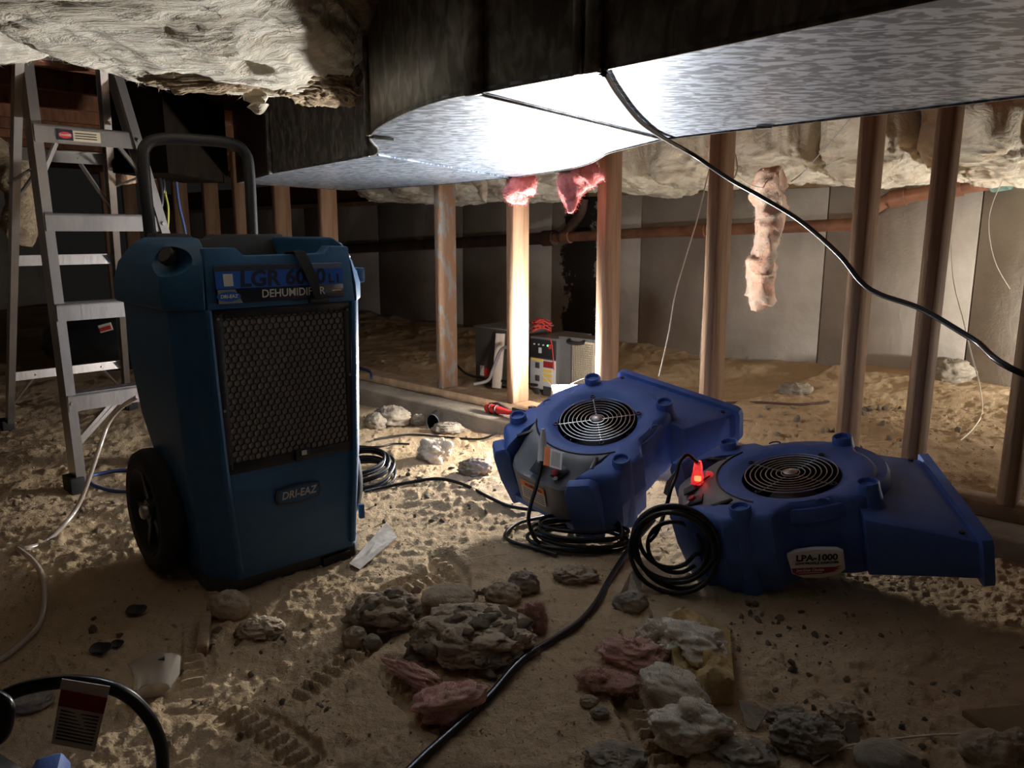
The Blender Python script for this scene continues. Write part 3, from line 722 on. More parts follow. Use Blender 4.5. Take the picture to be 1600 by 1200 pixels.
# ------------------------------------------------------------------ low profile air movers
def rotm(rx, ry, rz): return (Matrix.Rotation(rz, 3, 'Z') @ Matrix.Rotation(ry, 3, 'Y') @ Matrix.Rotation(rx, 3, 'X'))
KB = 0.93
HB = 0.193
def outline(th):
    """radius of the deck outline round the fan axis (nozzle on +x, controls on -x)"""
    c, s = math.cos(th), math.sin(th)
    r = 0.185 + 0.012 * math.cos(2 * th)
    for (px, py, q) in ((-0.13, 0.187, .22), (-0.13, -0.187, .22), (0.15, 0.14, .2), (0.15, -0.14, .2)):
        a = math.atan2(py, px); d = (th - a + math.pi) % (2 * math.pi) - math.pi
        r = max(r, (math.hypot(px, py) + 0.012) * (1 - 0.9 * abs(d) ** 1.6)) if abs(d) < 0.5 else r
    # square-cut control end
    for (xe, ye) in ((-0.262, 0.150),):
        if c < -0.3:
            rx = 0.262 / -c; ry = 0.215 / abs(s) if abs(s) > 1e-3 else 9
            diag = 0.375 / (-c + abs(s) * 0.92)
            r = max(r, min(rx, ry, diag))
    return r
def make_blower(name, label, loc, rot, variant, lit):
    t = thing(name, label, 'air mover', loc, None); t.matrix_world = Matrix.Translation(loc) @ rot.to_4x4() @ Matrix.Scale(KB, 4)
    n = 120; ths = [2 * math.pi * i / n for i in range(n)]; ro = [outline(a) for a in ths]
    P = lambda f, z, add=0.0: [((r_ * f + add) * math.cos(a), (r_ * f + add) * math.sin(a), z) for a, r_ in zip(ths, ro)]
    Cc = lambda r_, z: [(r_ * math.cos(a), r_ * math.sin(a), z) for a in ths]
    mix = lambda k, z: [((r_ * (1 - k) + 0.150 * k) * math.cos(a), (r_ * (1 - k) + 0.150 * k) * math.sin(a), z) for a, r_ in zip(ths, ro)]
    sh = MB().loft([P(0.93, 0.0), P(0.97, 0.012), P(1.0, 0.09), P(1.0, 0.098), P(0.985, 0.104), P(0.985, 0.165), P(0.972, 0.182), P(0.945, HB - 0.003), P(0.91, HB), mix(0.62, HB + 0.001), Cc(0.150, HB + 0.001), Cc(0.136, HB - 0.002), Cc(0.124, HB - 0.010), Cc(0.115, HB - 0.013), Cc(0.113, HB - 0.016), Cc(0.113, 0.06)], True, True)
    shell = sh.build('shell', 'blower_blue', t, smooth=38)
    aa = [math.pi + f * R(53) for f in np.linspace(-1, 1, 21)]
    pol = [(0.170 * math.cos(a), -0.170 * math.sin(a)) for a in aa] + [(-0.155, 0.140), (-0.300, 0.112), (-0.300, -0.112), (-0.155, -0.140)]
    bpy.context.view_layer.update()
    cu_ = MB().poly(pol, 0.035, 0.30).build('c', None, t); bpy.context.view_layer.update(); cut(shell, [cu_])
    MB().lathe([(0.1128, HB - 0.0135), (0.1125, 0.065), (0.0, 0.064)], 48).build('fan_well', 'black_plastic', t, smooth=40)
    # nozzle
    def sec(x, y0, y1, z0, z1, r_=0.018):
        return [(x, y0, z0 + r_), (x, y0 + r_ * .3, z0 + r_ * .3), (x, y0 + r_, z0), (x, y1 - r_, z0), (x, y1 - r_ * .3, z0 + r_ * .3), (x, y1, z0 + r_), (x, y1, z1 - r_), (x, y1 - r_ * .3, z1 - r_ * .3), (x, y1 - r_, z1), (x, y0 + r_, z1), (x, y0 + r_ * .3, z1 - r_ * .3), (x, y0, z1 - r_)]
    nz = MB().loft([sec(0.120, -0.210, 0.176, 0.02, 0.164), sec(0.22, -0.230, 0.176, 0.02, 0.140), sec(0.322, -0.250, 0.174, 0.018, 0.112), sec(0.326, -0.262, 0.186, 0.006, 0.122), sec(0.346, -0.262, 0.186, 0.006, 0.122), sec(0.346, -0.242, 0.166, 0.024, 0.104), sec(0.20, -0.21, 0.15, 0.035, 0.12)], True, True)
    nz.build('nozzle', 'blower_blue', t, smooth=35)
    # raised snail step that falls to the nozzle
    st = MB(); m_ = 40; rings = []
    for k, (f, z) in enumerate(((1.0, 0.150), (1.0, 0.170), (0.975, 0.180), (0.90, 0.183))):
        rings.append([(f * (0.205 + 0.03 * math.cos(a - R(60))) * math.cos(a), f * (0.195 + 0.02 * math.cos(a - R(60))) * math.sin(a), z) for a in [2 * math.pi * i / m_ for i in range(m_)]])
    for q_, z_ in ((0.128, 0.183), (0.128, 0.10)): rings.append([(q_ * math.cos(2 * math.pi * i / m_), q_ * math.sin(2 * math.pi * i / m_), z_) for i in range(m_)])
    st.loft(rings, False, False).build('snail_step', 'blower_blue', t, smooth=35)
    for py in (0.145, -0.222):
        MB().cyl((0.30, py, 0.112), (0.30, py, 0.123), 0.006, 10).build('rivet', 'black_plastic', t)
    # stacking pegs with their columns
    for (px, py) in ((-0.130, 0.187), (-0.130, -0.187), (0.144, 0.132), (0.146, -0.130)):
        tall = px < 0
        z0 = 0.0 if tall else 0.13
        pg = MB().lathe([(0.031 if tall else 0.036, z0), (0.027, HB - 0.012), (0.025, HB), (0.024, HB + 0.016), (0.022, HB + 0.019), (0.019, HB + 0.018), (0.017, HB + 0.009), (0.0, HB + 0.009)], 24, Matrix.Translation((px, py, 0)), True).build('stacking_peg', 'blower_blue', t, smooth=40)
    # blunt bumpers at the control end
    for sy in (-1, 1):
        bp = MB().loft([[(x, sy * y, z) for x, y in q][::sy] for z, q in (
            (0.0, ((-0.262, 0.118), (-0.235, 0.10), (-0.18, 0.16), (-0.22, 0.185))),
            (0.10, ((-0.285, 0.125), (-0.252, 0.100), (-0.18, 0.165), (-0.235, 0.190))),
            (0.175, ((-0.292, 0.128), (-0.256, 0.108), (-0.20, 0.168), (-0.245, 0.186))),
            (0.196, ((-0.282, 0.130), (-0.258, 0.116), (-0.225, 0.158), (-0.248, 0.174))))])
        bp.build('bumper', 'blower_blue', t, bevel=0.006)
    # moulded vents on the deck
    for a in (R(-75), R(95)):
        M = Matrix.Translation((0.175 * math.cos(a), 0.175 * math.sin(a), HB + 0.0015))
        MB().tube([M @ Vector((0.014 * math.cos(q), 0.012 * math.sin(q), 0)) for q in np.linspace(0.2, 2.8, 9)], 0.002, 6).build('deck_mark', 'blower_blue', t, smooth=60)
    # finger guard
    gd = MB()
    for k in range(4):
        a = R(45 + 90 * k)
        gd.cyl((0.010 * math.cos(a), 0.010 * math.sin(a), HB - 0.006), (0.116 * math.cos(a), 0.116 * math.sin(a), HB - 0.006), 0.0016, 6)
    gd.torus((0, 0, HB - 0.006), 0.012, 0.002, n=20)
    gd = gd.build('guard', 'wire_chrome', t, smooth=60)
    for k in range(8):
        MB().torus((0, 0, HB - 0.003), 0.021 + k * 0.0121, 0.0015, n=64).build('guard_ring', 'wire_chrome', gd, smooth=60)
    for k in range(4):
        a = R(45 + 90 * k); MB().torus((0.118 * math.cos(a), 0.118 * math.sin(a), HB - 0.003), 0.006, 0.0022, n=16).build('guard_loop', 'black_plastic', gd, smooth=60)
    MB().lathe([(0.0165, HB - 0.004), (0.0165, HB), (0.012, HB + 0.003), (0.0, HB + 0.004)], 24).build('guard_hub', 'steel', gd, smooth=50)
    im = MB().lathe([(0.0, 0.135), (0.05, 0.132), (0.075, 0.10), (0.078, 0.06)], 32).build('impeller', 'black_plastic', t, smooth=50)
    for k in range(20):
        a = R(18 * k); MB().box((0.096 * math.cos(a), 0.096 * math.sin(a), 0.11), (0.024, 0.002, 0.09), Matrix.Rotation(a + R(35), 3, 'Z')).build('blade', 'black_plastic', im)
    # control panel: grey plate with a concave edge round the fan ring
    N_, M_ = 24, 6; top = []
    for i in range(N_ + 1):
        f = i / N_ * 2 - 1
        a = math.pi + f * R(52); arc = Vector((0.172 * math.cos(a), -0.172 * math.sin(a), HB + 0.001))
        # horns reach towards the pegs
        edge = Vector((-0.262 + 0.03 * abs(f) ** 6, f * 0.110, 0.160 - 0.016 * (1 - abs(f))))
        col = []
        for j in range(M_ + 1):
            k = j / M_; p = arc.lerp(edge, k); p.z = arc.z + (edge.z - arc.z) * sstep(0.15, 1.0, np.array([k]))[0]; col.append(p)
        col.append(Vector((-0.272 + 0.03 * abs(f) ** 6, edge.y * 0.98, 0.150))); col.append(Vector((-0.268 + 0.03 * abs(f) ** 6, edge.y * 0.9, 0.045)))
        top.append(col)
    K = len(top[0]); vs = [p for c in top for p in c]; nb = len(vs)
    vs += [p + Vector((0.012, 0, -0.014)) for p in vs[:]]
    fs = []
    for i in range(N_):
        for j in range(K - 1):
            a0 = i * K + j; fs += [(a0, a0 + 1, a0 + K + 1, a0 + K), (nb + a0, nb + a0 + K, nb + a0 + K + 1, nb + a0 + 1)]
    for j in range(K - 1):
        for i in (0, N_): a0 = i * K + j; fs.append((a0, a0 + 1, nb + a0 + 1, nb + a0))
    for i in range(N_):
        for j in (0, K - 1): a0 = i * K + j; fs.append((a0, a0 + K, nb + a0 + K, nb + a0))
    cp = MB().add(vs, fs).build('control_panel', 'panel_grey', t, smooth=30)
    # black shadow gap round the panel
    MB().tube([(0.1735 * math.cos(a), 0.1735 * math.sin(a), HB + 0.002) for a in np.linspace(R(125), R(235), 30)], 0.0022, 6).build('panel_gap', 'black_plastic', cp)
    def on(x, y, off=0.004):   # a spot on the sloping panel
        a = math.atan2(y, -x); k = np.clip((-x - 0.172) / 0.09, 0, 1)
        z = (HB + 0.004) + (0.152 - HB - 0.004) * sstep(0.15, 1.0, np.array([k]))[0]
        return Matrix.Translation((x, y, z + off)) @ Matrix.Rotation(R(-24), 4, 'Y')
    MB().poly([(-0.018, -0.026), (0.020, -0.040), (0.026, -0.006), (-0.016, 0.004)], -0.004, 0.001).build('recess', 'black_plastic', cp, matrix=on(-0.232, -0.040), bevel=0.001, seg=1)
    MB().lathe([(0.0095, -0.002), (0.009, 0.006), (0.0, 0.007)], 16).build('red_button', 'red', cp, smooth=50, matrix=on(-0.236, -0.046, 0.006))
    MB().lathe([(0.007, -0.002), (0.006, 0.006), (0.0, 0.007)], 14).build('steel_button', 'steel', cp, smooth=50, matrix=on(-0.247, -0.058, 0.006))
    MB().poly([(-0.03, -0.016), (0.024, -0.016), (0.022, 0.016), (-0.03, 0.016)], -0.003, 0.001).build('socket_plate', 'charcoal', cp, bevel=0.001, seg=1, matrix=on(-0.230, 0.014))
    MB().poly([(-0.02, -0.008), (0.026, 0.0), (-0.02, 0.010)], -0.003, 0.001).build('red_flash', 'dark_red', cp, matrix=on(-0.212, 0.010, 0.0055))
    for sy in (-1, 1):
        MB().poly([(-0.03, -0.006 * sy), (0.024, -0.002 * sy), (0.022, 0.010 * sy), (-0.028, 0.006 * sy)], -0.006, 0.0012).build('moulded_slot', 'black_plastic', cp, bevel=0.001, seg=1, matrix=Matrix.Translation((-0.165, sy * 0.122, HB + 0.000)) @ Matrix.Rotation(R(-28 * sy), 4, 'Z'))
    # warning label on the panel's front
    lb = MB().box((0, 0, 0), (0.088, 0.062, 0.0015)).build('warning_label', 'pale_label', cp, matrix=Matrix.Translation((-0.2735, 0.010, 0.103)) @ Matrix(((0, 0, -1, 0), (-1, 0, 0, 0), (0, 1, 0, 0), (0, 0, 0, 1))))
    # side label
    yo = -0.2155
    ol = [(-0.058, 0.022), (-0.040, 0.032), (0, 0.036), (0.045, 0.033), (0.058, 0.026), (0.058, -0.016), (0.045, -0.027), (0.010, -0.036), (-0.030, -0.034), (-0.052, -0.022)]
    sl = MB().poly(ol, -0.012, 0.0015).build('side_label', 'white_paper', t, bevel=0.001, seg=1, matrix=Matrix.Translation((0.012, -0.2125, 0.068)) @ Matrix.Rotation(R(-4), 4, 'Z') @ Matrix.Rotation(R(90), 4, 'X'))
    return t, cp, lb, sl
def label_print(lb, sl):
    MB().box((0, 0.020, 0.001), (0.086, 0.020, 0.001)).build('orange_band', 'orange', lb)
    text('lettering', 'WARNING', 0.013, 'navy_ink', lb, T3(0.004, 0.020, 0.002), 0.0002)
    for k in range(5): MB().box((0, 0.004 - k * 0.007, 0.001), (0.076, 0.002, 0.0006)).build('small_print', 'charcoal', lb)
def side_print(sl):
    text('lettering', 'LPA-1000', 0.0205, 'navy_ink', sl, T3(0.002, 0.015, 0.002), 0.0008, 0.1, sx=1.05)
    text('lettering', 'LOW PROFILE AIRMOVER', 0.0078, 'navy_ink', sl, T3(0.002, 0.002, 0.002), 0.0002)
    MB().poly([(-0.050, -0.020), (-0.052, -0.009), (0.036, -0.009), (0.052, -0.006), (0.040, -0.013), (0.050, -0.013), (0.034, -0.018), (0.044, -0.019), (0.01, -0.025), (-0.04, -0.026)], 0.0015, 0.0019).build('red_swoosh', 'dark_red', sl)
    text('lettering', 'Jon-Don Choice', 0.0085, 'white_paper', sl, T3(-0.014, -0.0145, 0.0022), 0.0002, 0.2)
    MB().box((-0.014, -0.0212, 0.0019), (0.050, 0.0014, 0.0004)).build('small_print', 'white_paper', sl)
def kz_(p): return Vector((p[0] * KB, p[1] * KB, H + (p[2] - H) * KB))
B1R, B2R = rotm(0.156, -0.350, 0.744), rotm(0.133, -0.188, -0.224)
B1L, B2L = kz_((0.269, 2.191, 0.056)), kz_((0.710, 1.789, 0.0))
b1, cp1, lb1, sl1 = make_blower('air_mover', 'blue low-profile air mover leaning back on the concrete curb, cord standing up from its panel', B1L, B1R, 1, False)
label_print(lb1, sl1); bpy.data.objects.remove(sl1)
b2, cp2, lb2, sl2 = make_blower('air_mover', 'blue low-profile air mover flat on the dirt with a glowing red plug', B2L, B2R, 2, True)
side_print(sl2); label_print(lb2, sl2)
def copy_tree(o, parent=None, skip=()):
    c = o.copy(); COL.objects.link(c); c.parent = parent
    for ch in [x for x in bpy.data.objects if x.parent == o]:
        if ch.name.split('.')[0] not in skip: copy_tree(ch, c, skip)
    return c
b3 = copy_tree(b1)
b3['label'] = 'air mover at the very bottom left edge, only a blue corner of it in view'
B3R = rotm(0.0, 0.0, R(-120)); corner = Vector((-0.275, 0.135, 0.196)) * KB
p3 = PZ(92, 1180, 0.186); b3.matrix_world = Matrix.Translation(p3 - B3R @ corner) @ B3R.to_4x4() @ Matrix.Scale(KB, 4)
def bw(t, p): return t.matrix_world @ Vector(p)
# ------------------------------------------------------------------ step ladder
A0, A1 = Vector((-1.294, 2.187, 0)), Vector((-1.350, 2.252, 1.25)); B0, B1 = Vector((-0.953, 2.559, 0)), Vector((-1.168, 2.425, 1.25))
C0, C1 = Vector((-1.995, 2.933, 0.0)), Vector((-1.370, 2.235, 1.225)); E0, E1 = Vector((-1.677, 3.279, 0.0)), Vector((-1.213, 2.414, 1.225))
lad = thing('step_ladder', 'aluminium step ladder standing open behind the dehumidifier', 'ladder', A0); l0 = A0.copy()
LW = Vector((0.676, 0.737, 0)); LD = Vector((-0.737, 0.676, 0))
def rail(p, q, inner, dep, fl, name='rail', depth=None):
    """C channel: web across the ladder's depth, flanges turned inwards"""
    d = (q - p).normalized(); wv = LW * inner; dv = depth or LD
    pr = [(0, 0), (fl, 0), (fl, 0.003), (0.003, 0.003), (0.003, dep - 0.003), (fl, dep - 0.003), (fl, dep), (0, dep)]
    b = MB().loft([[c + wv * x + dv * y for x, y in pr] for c in (p, q)])
    return b.build(name, 'aluminium', lad, local=l0)
at = lambda p, q, z: p.lerp(q, (z - p.z) / (q.z - p.z))
rail(A0, A1, 1, 0.062, 0.026); rail(B0, B1, -1, 0.062, 0.026)
rail(C0, C1, 1, 0.036, 0.022, 'rear_rail', LD * -1); rail(E0, E1, -1, 0.036, 0.022, 'rear_rail', LD * -1)
for p in (A0, B0, C0, E0):
    MB().box(p + Vector((0, 0, 0.012)) + LD * 0.03 * (1 if p in (A0, B0) else -0.5), (0.04, 0.075, 0.05), Matrix((LW, LD, Vector((0, 0, 1)))).transposed()).build('foot', 'rubber', lad, local=l0, bevel=0.004)
LM = Matrix((LW, LD, Vector((0, 0, 1)))).transposed()
for i, z in enumerate((0.257, 0.523, 0.780, 1.026)):
    p, q = at(A0, A1, z) + LW * 0.003, at(B0, B1, z) - LW * 0.003; c = (p + q) / 2; L = (q - p).length
    st = MB().box(c + LD * 0.001 , (L, 0.004, 0.048), LM).box(c + LD * 0.035 + Vector((0, 0, 0.022)), (L, 0.072, 0.004), LM)
    for k in range(5): st.box(c + LD * (0.010 + 0.013 * k) + Vector((0, 0, 0.0255)), (L, 0.004, 0.003), LM)
    st = st.build('step', 'aluminium', lad, local=l0)
    for e, s in ((p, 1), (q, -1)):
        MB().cyl(e + LW * (-0.013 * -s * -1 if False else -s * 0.0 + s * 0.010) - LD * 0.001, e + LW * s * 0.010 - LD * 0.005, 0.0055, 10).build('rivet', 'steel', lad, local=l0)
        if i in (0, 3):
            MB().bar(e + LW * s * (0.12 if i == 0 else 0.06) + LD * 0.02 - Vector((0, 0, 0.022)), at(A0, A1, z - 0.125) + LW * 0.012 + LD * 0.02 if s == 1 else at(B0, B1, z - 0.125) - LW * 0.012 + LD * 0.02, 0.014, 0.010).build('brace', 'aluminium', lad, local=l0)
            if i == 0 and s == 1:
                MB().bar(e + LW * 0.145 + LD * 0.03 - Vector((0, 0, 0.022)), at(A0, A1, z - 0.135) + LW * 0.020 + LD * 0.03, 0.012, 0.010).build('brace', 'aluminium', lad, local=l0)
    if i == 3:
        M = Matrix.Translation(c - LD * 0.0025 - LW * 0.03 - l0) @ Matrix((LW, Vector((0, 0, 1)), -LD)).transposed().to_4x4()
        lb = MB().box((0, 0, 0), (0.115, 0.030, 0.001)).build('caution_label', 'cream', lad, matrix=M)
        MB().box((-0.038, 0, 0.001), (0.042, 0.029, 0.0006)).build('black_field', 'navy_ink', lb)
        MB().poly([(-0.038 + 0.018 * math.cos(a), 0.009 * math.sin(a)) for a in np.linspace(0, 2 * math.pi, 20, endpoint=False)], 0.0013, 0.0018).build('red_oval', 'red', lb)
        text('lettering', 'DANGER', 0.0075, 'pale_label', lb, Matrix.Translation((-0.038, 0, 0.0022)), 0.0002)
        for k in range(3): MB().box((0.018, 0.007 - k * 0.007, 0.001), (0.058, 0.0022, 0.0005)).build('small_print', 'navy_ink', lb)
for z in (0.224, 0.66, 0.983):
    p, q = at(C0, C1, z), at(E0, E1, z); c = (p + q) / 2
    MB().box(c, ((q - p).length, 0.003, 0.034), LM).box(c + Vector((0, 0, 0.017)) - LD * 0.01, ((q - p).length, 0.022, 0.003), LM).build('rear_bar', 'aluminium', lad, local=l0)
    if z < 0.3 or z > 0.9:
        for e, rr_, s in ((p, (C0, C1), 1), (q, (E0, E1), -1)):
            MB().bar(e + LW * s * 0.10, at(rr_[0], rr_[1], z - 0.15) + LW * s * 0.008, 0.012, 0.006).build('brace', 'aluminium', lad, local=l0)
p, q = at(A0, A1, 0.74) + LD * 0.06 + LW * 0.0, at(C0, C1, 0.80)
for (f0, f1, r0, r1) in ((A0, A1, C0, C1), (B0, B1, E0, E1)):
    MB().bar(at(f0, f1, 0.93) + LD * 0.05, at(r0, r1, 0.90), 0.010, 0.004).build('spreader', 'steel', lad, local=l0)
MB().box((A1 + B1) / 2 + LD * 0.04 + Vector((0, 0, 0.01)), (0.30, 0.16, 0.03), LM).build('top_cap', 'aluminium', lad, local=l0, bevel=0.006)

# ------------------------------------------------------------------ work light standing between the studs
wl = thing('work_light', 'white work light on the curb hidden behind the leaning air mover', 'lamp', LAMP_POS, LAMP_DIR.to_track_quat('Z', 'Y').to_matrix())
MB().loft([[(x * k, y * k, z) for x, y in ((-0.07, -0.05), (0.07, -0.05), (0.07, 0.05), (-0.07, 0.05))] for k, z in ((0.55, -0.060), (0.8, -0.035), (1.0, -0.020), (1.0, -0.004), (0.90, -0.004), (0.86, -0.016))], True, True).build('housing', 'white_plastic', wl, bevel=0.003)
MB().box((0, 0, -0.0145), (0.116, 0.080, 0.003)).build('led_panel', 'led_panel', wl)
hb = wl.matrix_world.inverted() if False else (Matrix.Translation(LAMP_POS) @ LAMP_DIR.to_track_quat('Z', 'Y').to_matrix().to_4x4()).inverted()
foot = [hb @ (LAMP_POS + WT * a + WN * b + Vector((0, 0, c))) for a, b, c in ((-0.06, -0.03, -0.02), (-0.06, -0.03, -0.125), (0.06, -0.03, -0.125), (0.06, -0.03, -0.02))]
MB().tube(catmull(foot, 4), 0.006, 8).build('stand', 'steel', wl, smooth=60)
ld = bpy.data.lights.new('work_lamp', 'AREA'); ld.shape = 'RECTANGLE'; ld.size, ld.size_y = 0.11, 0.075; ld.energy = LAMP_W; ld.color = LAMP_COL
WQ = LAMP_DIR.to_track_quat('Z', 'Y').to_matrix().inverted()
for dv_ in (-WT * 0.30 - WN * 0.95 + Vector((0, 0, 0.50)), WT * 0.60 - WN * 0.55 + Vector((0, 0, 0.60))):   # two assumed heads, angled apart to spread the light
    lo = bpy.data.objects.new('work_lamp', ld); COL.objects.link(lo); lo.parent = wl; q_ = (WQ @ dv_).normalized()
    lo.location = q_ * 0.03; lo.rotation_euler = (-q_).to_track_quat('Z', 'Y').to_euler(); lo.rotation_euler = q_.to_track_quat('-Z', 'Y').to_euler()
gd_ = bpy.data.lights.new('work_lamp_glow', 'POINT'); gd_.energy = LAMP_GLOW; gd_.color = LAMP_COL; gd_.shadow_soft_size = 0.035
go_ = bpy.data.objects.new('work_lamp_glow', gd_); COL.objects.link(go_); go_.parent = wl; go_.location = (0, 0, 0.045)
# assumed second work light, unseen behind the studs, added to light wall and insulation
wl2_assumed = copy_tree(wl); wl2_assumed['label'] = 'assumed second white work light, added on the dirt behind the studs, unseen past the right edge'
wl2_assumed.location = W(2.65, 1.72, 0.24); wl2_assumed.rotation_euler = (WN * 0.05 - WT * 0.75 + Vector((0, 0, 0.65))).to_track_quat('Z', 'Y').to_euler()
for o in wl2_assumed.children:
    if o.type == 'LIGHT': o.data = o.data.copy(); o.data.energy = LAMP2_ASSUMED_W if o.data.type == 'AREA' else LAMP_GLOW * 0.4
tag(MB().loft([[(0, 0, 0), (0.30, 0, 0.0), (0.30, 0.05, 0.0), (0, 0.05, 0.0)], [(0.0, 0, 0.012), (0.28, 0, 0.02), (0.28, 0.045, 0.02), (0, 0.045, 0.012)]]).build('plastic_cover', 'white_plastic', bevel=0.004, matrix=Matrix.Translation(W(0.555, 0.02, 0.103)) @ WROT.to_4x4() @ Matrix.Rotation(R(12), 4, 'Z') @ Matrix.Rotation(R(-4), 4, 'Y')), 'smooth white plastic cover lying on the bottom plate by the lamp', 'cover')

# ------------------------------------------------------------------ equipment on the ground behind the stud wall
def pw(u, v, n): p = PW(u, v, (WA + WN * n)[:2], (WT.x, WT.y)); return toW(p)
pb = thing('power_box', 'grey power distribution box with white outlet panel behind the studs', 'power box', W(0.085, 0.58, 0), WROT)
p0, p1 = pw(826, 612, 0.56), pw(868, 530, 0.56); s0, s1, z1 = p0.x - 0.085, p1.x - 0.085, p1.z
zc_ = 0.02
MB().box(((s0 + s1) / 2, 0.12, (z1 + zc_) / 2), (s1 - s0, 0.26, z1 - zc_)).build('casing', 'box_grey', pb, bevel=0.004)
MB().box(((s0 + s1) / 2, -0.012, z1 - 0.055), (s1 - s0 - 0.008, 0.008, 0.088)).build('switch_panel', 'black_plastic', pb, bevel=0.001, seg=1)
fp = MB().box(((s0 + s1) / 2, -0.012, (z1 - 0.10 + zc_) / 2), (s1 - s0 - 0.008, 0.006, z1 - 0.11 - zc_)).build('outlet_panel', 'white_plastic', pb, bevel=0.001, seg=1)
sw_ = s1 - s0
for k in range(3):
    MB().box((s0 + sw_ * 0.32, -0.017, z1 - 0.135 - 0.062 * k), (0.026, 0.006, 0.028)).build('outlet', 'charcoal', fp, bevel=0.002, seg=1)
MB().box((s0 + sw_ * 0.30, -0.0165, z1 - 0.108), (0.075, 0.003, 0.011)).build('yellow_strip', 'yellow', fp)
MB().box((s0 + sw_ * 0.72, -0.0165, z1 - 0.125), (0.056, 0.003, 0.030)).build('red_label', 'dark_red', fp)
for k in range(3): MB().box((s0 + sw_ * 0.70, -0.0165, z1 - 0.155 - 0.022 * k), (0.056, 0.003, 0.014)).build('yellow_label', 'yellow', fp)
MB().box((s0 + sw_ * 0.70, -0.0165, z1 - 0.250), (0.05, 0.004, 0.040)).build('dark_plate', 'charcoal', fp)
spn = [c for c in bpy.data.objects if c.parent == pb and c.name.startswith('switch_panel')][0]
for k in range(4):
    MB().cyl((s0 + sw_ * (0.2 + 0.17 * k), -0.016, z1 - 0.035), (s0 + sw_ * (0.2 + 0.17 * k), -0.021, z1 - 0.035), 0.004, 8).build('toggle', 'white_plastic' if k < 3 else 'green_led', spn)
MB().cyl((s0 + sw_ * 0.82, -0.016, z1 - 0.038), (s0 + sw_ * 0.82, -0.024, z1 - 0.038), 0.011, 14).build('red_knob', 'red', spn)
MB().box((s0 + sw_ * 0.42, -0.017, z1 - 0.062), (0.016, 0.006, 0.026)).build('rocker', 'white_plastic', spn)
ab = thing('air_scrubber', 'grey metal cabinet with a cream mesh grille behind the stud wall', 'air scrubber', W(0.26, 0.60, 0), WROT)
q0, q1 = pw(869, 618, 0.58), pw(931, 532, 0.58); a0, a1, az = q0.x - 0.26, q1.x - 0.26, q1.z
MB().box(((a0 + a1) / 2, 0.05, (az + zc_) / 2), (a1 - a0, 0.12, az - zc_)).build('casing', 'box_grey', ab, bevel=0.005)
g0, g1 = pw(893, 612, 0.58).x - 0.26, pw(923, 552, 0.58).x - 0.26
gm = MB().box(((g0 + g1) / 2 + 0.005, -0.014, 0.155), (g1 - g0 + 0.02, 0.006, 0.235)).build('grille_panel', 'cream', ab, bevel=0.002, seg=1)
gg = MB()
for k in range(13): gg.box((g0 + (g1 - g0 + 0.01) * k / 12, -0.0185, 0.155), (0.002, 0.003, 0.22))
for k in range(22): gg.box(((g0 + g1) / 2 + 0.005, -0.0185, 0.05 + k * 0.01), (g1 - g0 + 0.01, 0.003, 0.002))
tag(gg.build('mesh_wires', 'steel', gm), kind='stuff')
MB().box(((g0 + g1) / 2 + 0.01, -0.013, az - 0.030), (0.05, 0.004, 0.028)).build('red_label', 'red', ab)
MB().tube(catmull([(a0 + 0.07, -0.01, az - 0.012), (a0 + 0.075, -0.03, az - 0.02), (a0 + 0.11, -0.036, az - 0.022), (a0 + 0.15, -0.03, az - 0.02), (a0 + 0.155, -0.01, az - 0.012)], 4), 0.008, 8).build('carry_handle', 'rubber', ab, smooth=60)
MB().box((g0 - 0.012, -0.012, (az + zc_) / 2), (0.004, 0.006, az - zc_ - 0.02)).build('door_edge', 'steel', ab)
cb = thing('metal_cabinet', 'dark brown metal cabinet left of the bright stud', 'cabinet', W(-0.26, 0.52, 0), WROT)
c0, c1 = pw(741, 604, 0.5), pw(800, 518, 0.5); k0, k1, kz1 = c0.x + 0.26, c1.x + 0.26, c1.z
MB().box(((k0 + k1) / 2, 0.13, kz1 / 2 + 0.01), (k1 - k0, 0.28, kz1 - 0.02)).build('casing', 'cabinet', cb, bevel=0.005)
MB().box(((k0 + k1) / 2, 0.13, kz1 + 0.004), (k1 - k0 + 0.01, 0.30, 0.008)).build('lid', 'box_grey', cb, bevel=0.002, seg=1)
MB().box((k0 + 0.085, -0.013, 0.075), (0.034, 0.004, 0.042)).build('red_label', 'red', cb); MB().box((k0 + 0.05, -0.013, 0.080), (0.025, 0.004, 0.050)).build('white_label', 'pale_label', cb)
a, b = pw(777, 606, 0.46), pw(781, 521, 0.49)
tag(MB().bar(W(a.x, 0.455, a.z), W(b.x, 0.495, b.z), 0.046, 0.016).build('plank', 'plank_white', bevel=0.002, seg=1), 'narrow white painted plank leaning on the dark cabinet', 'plank')
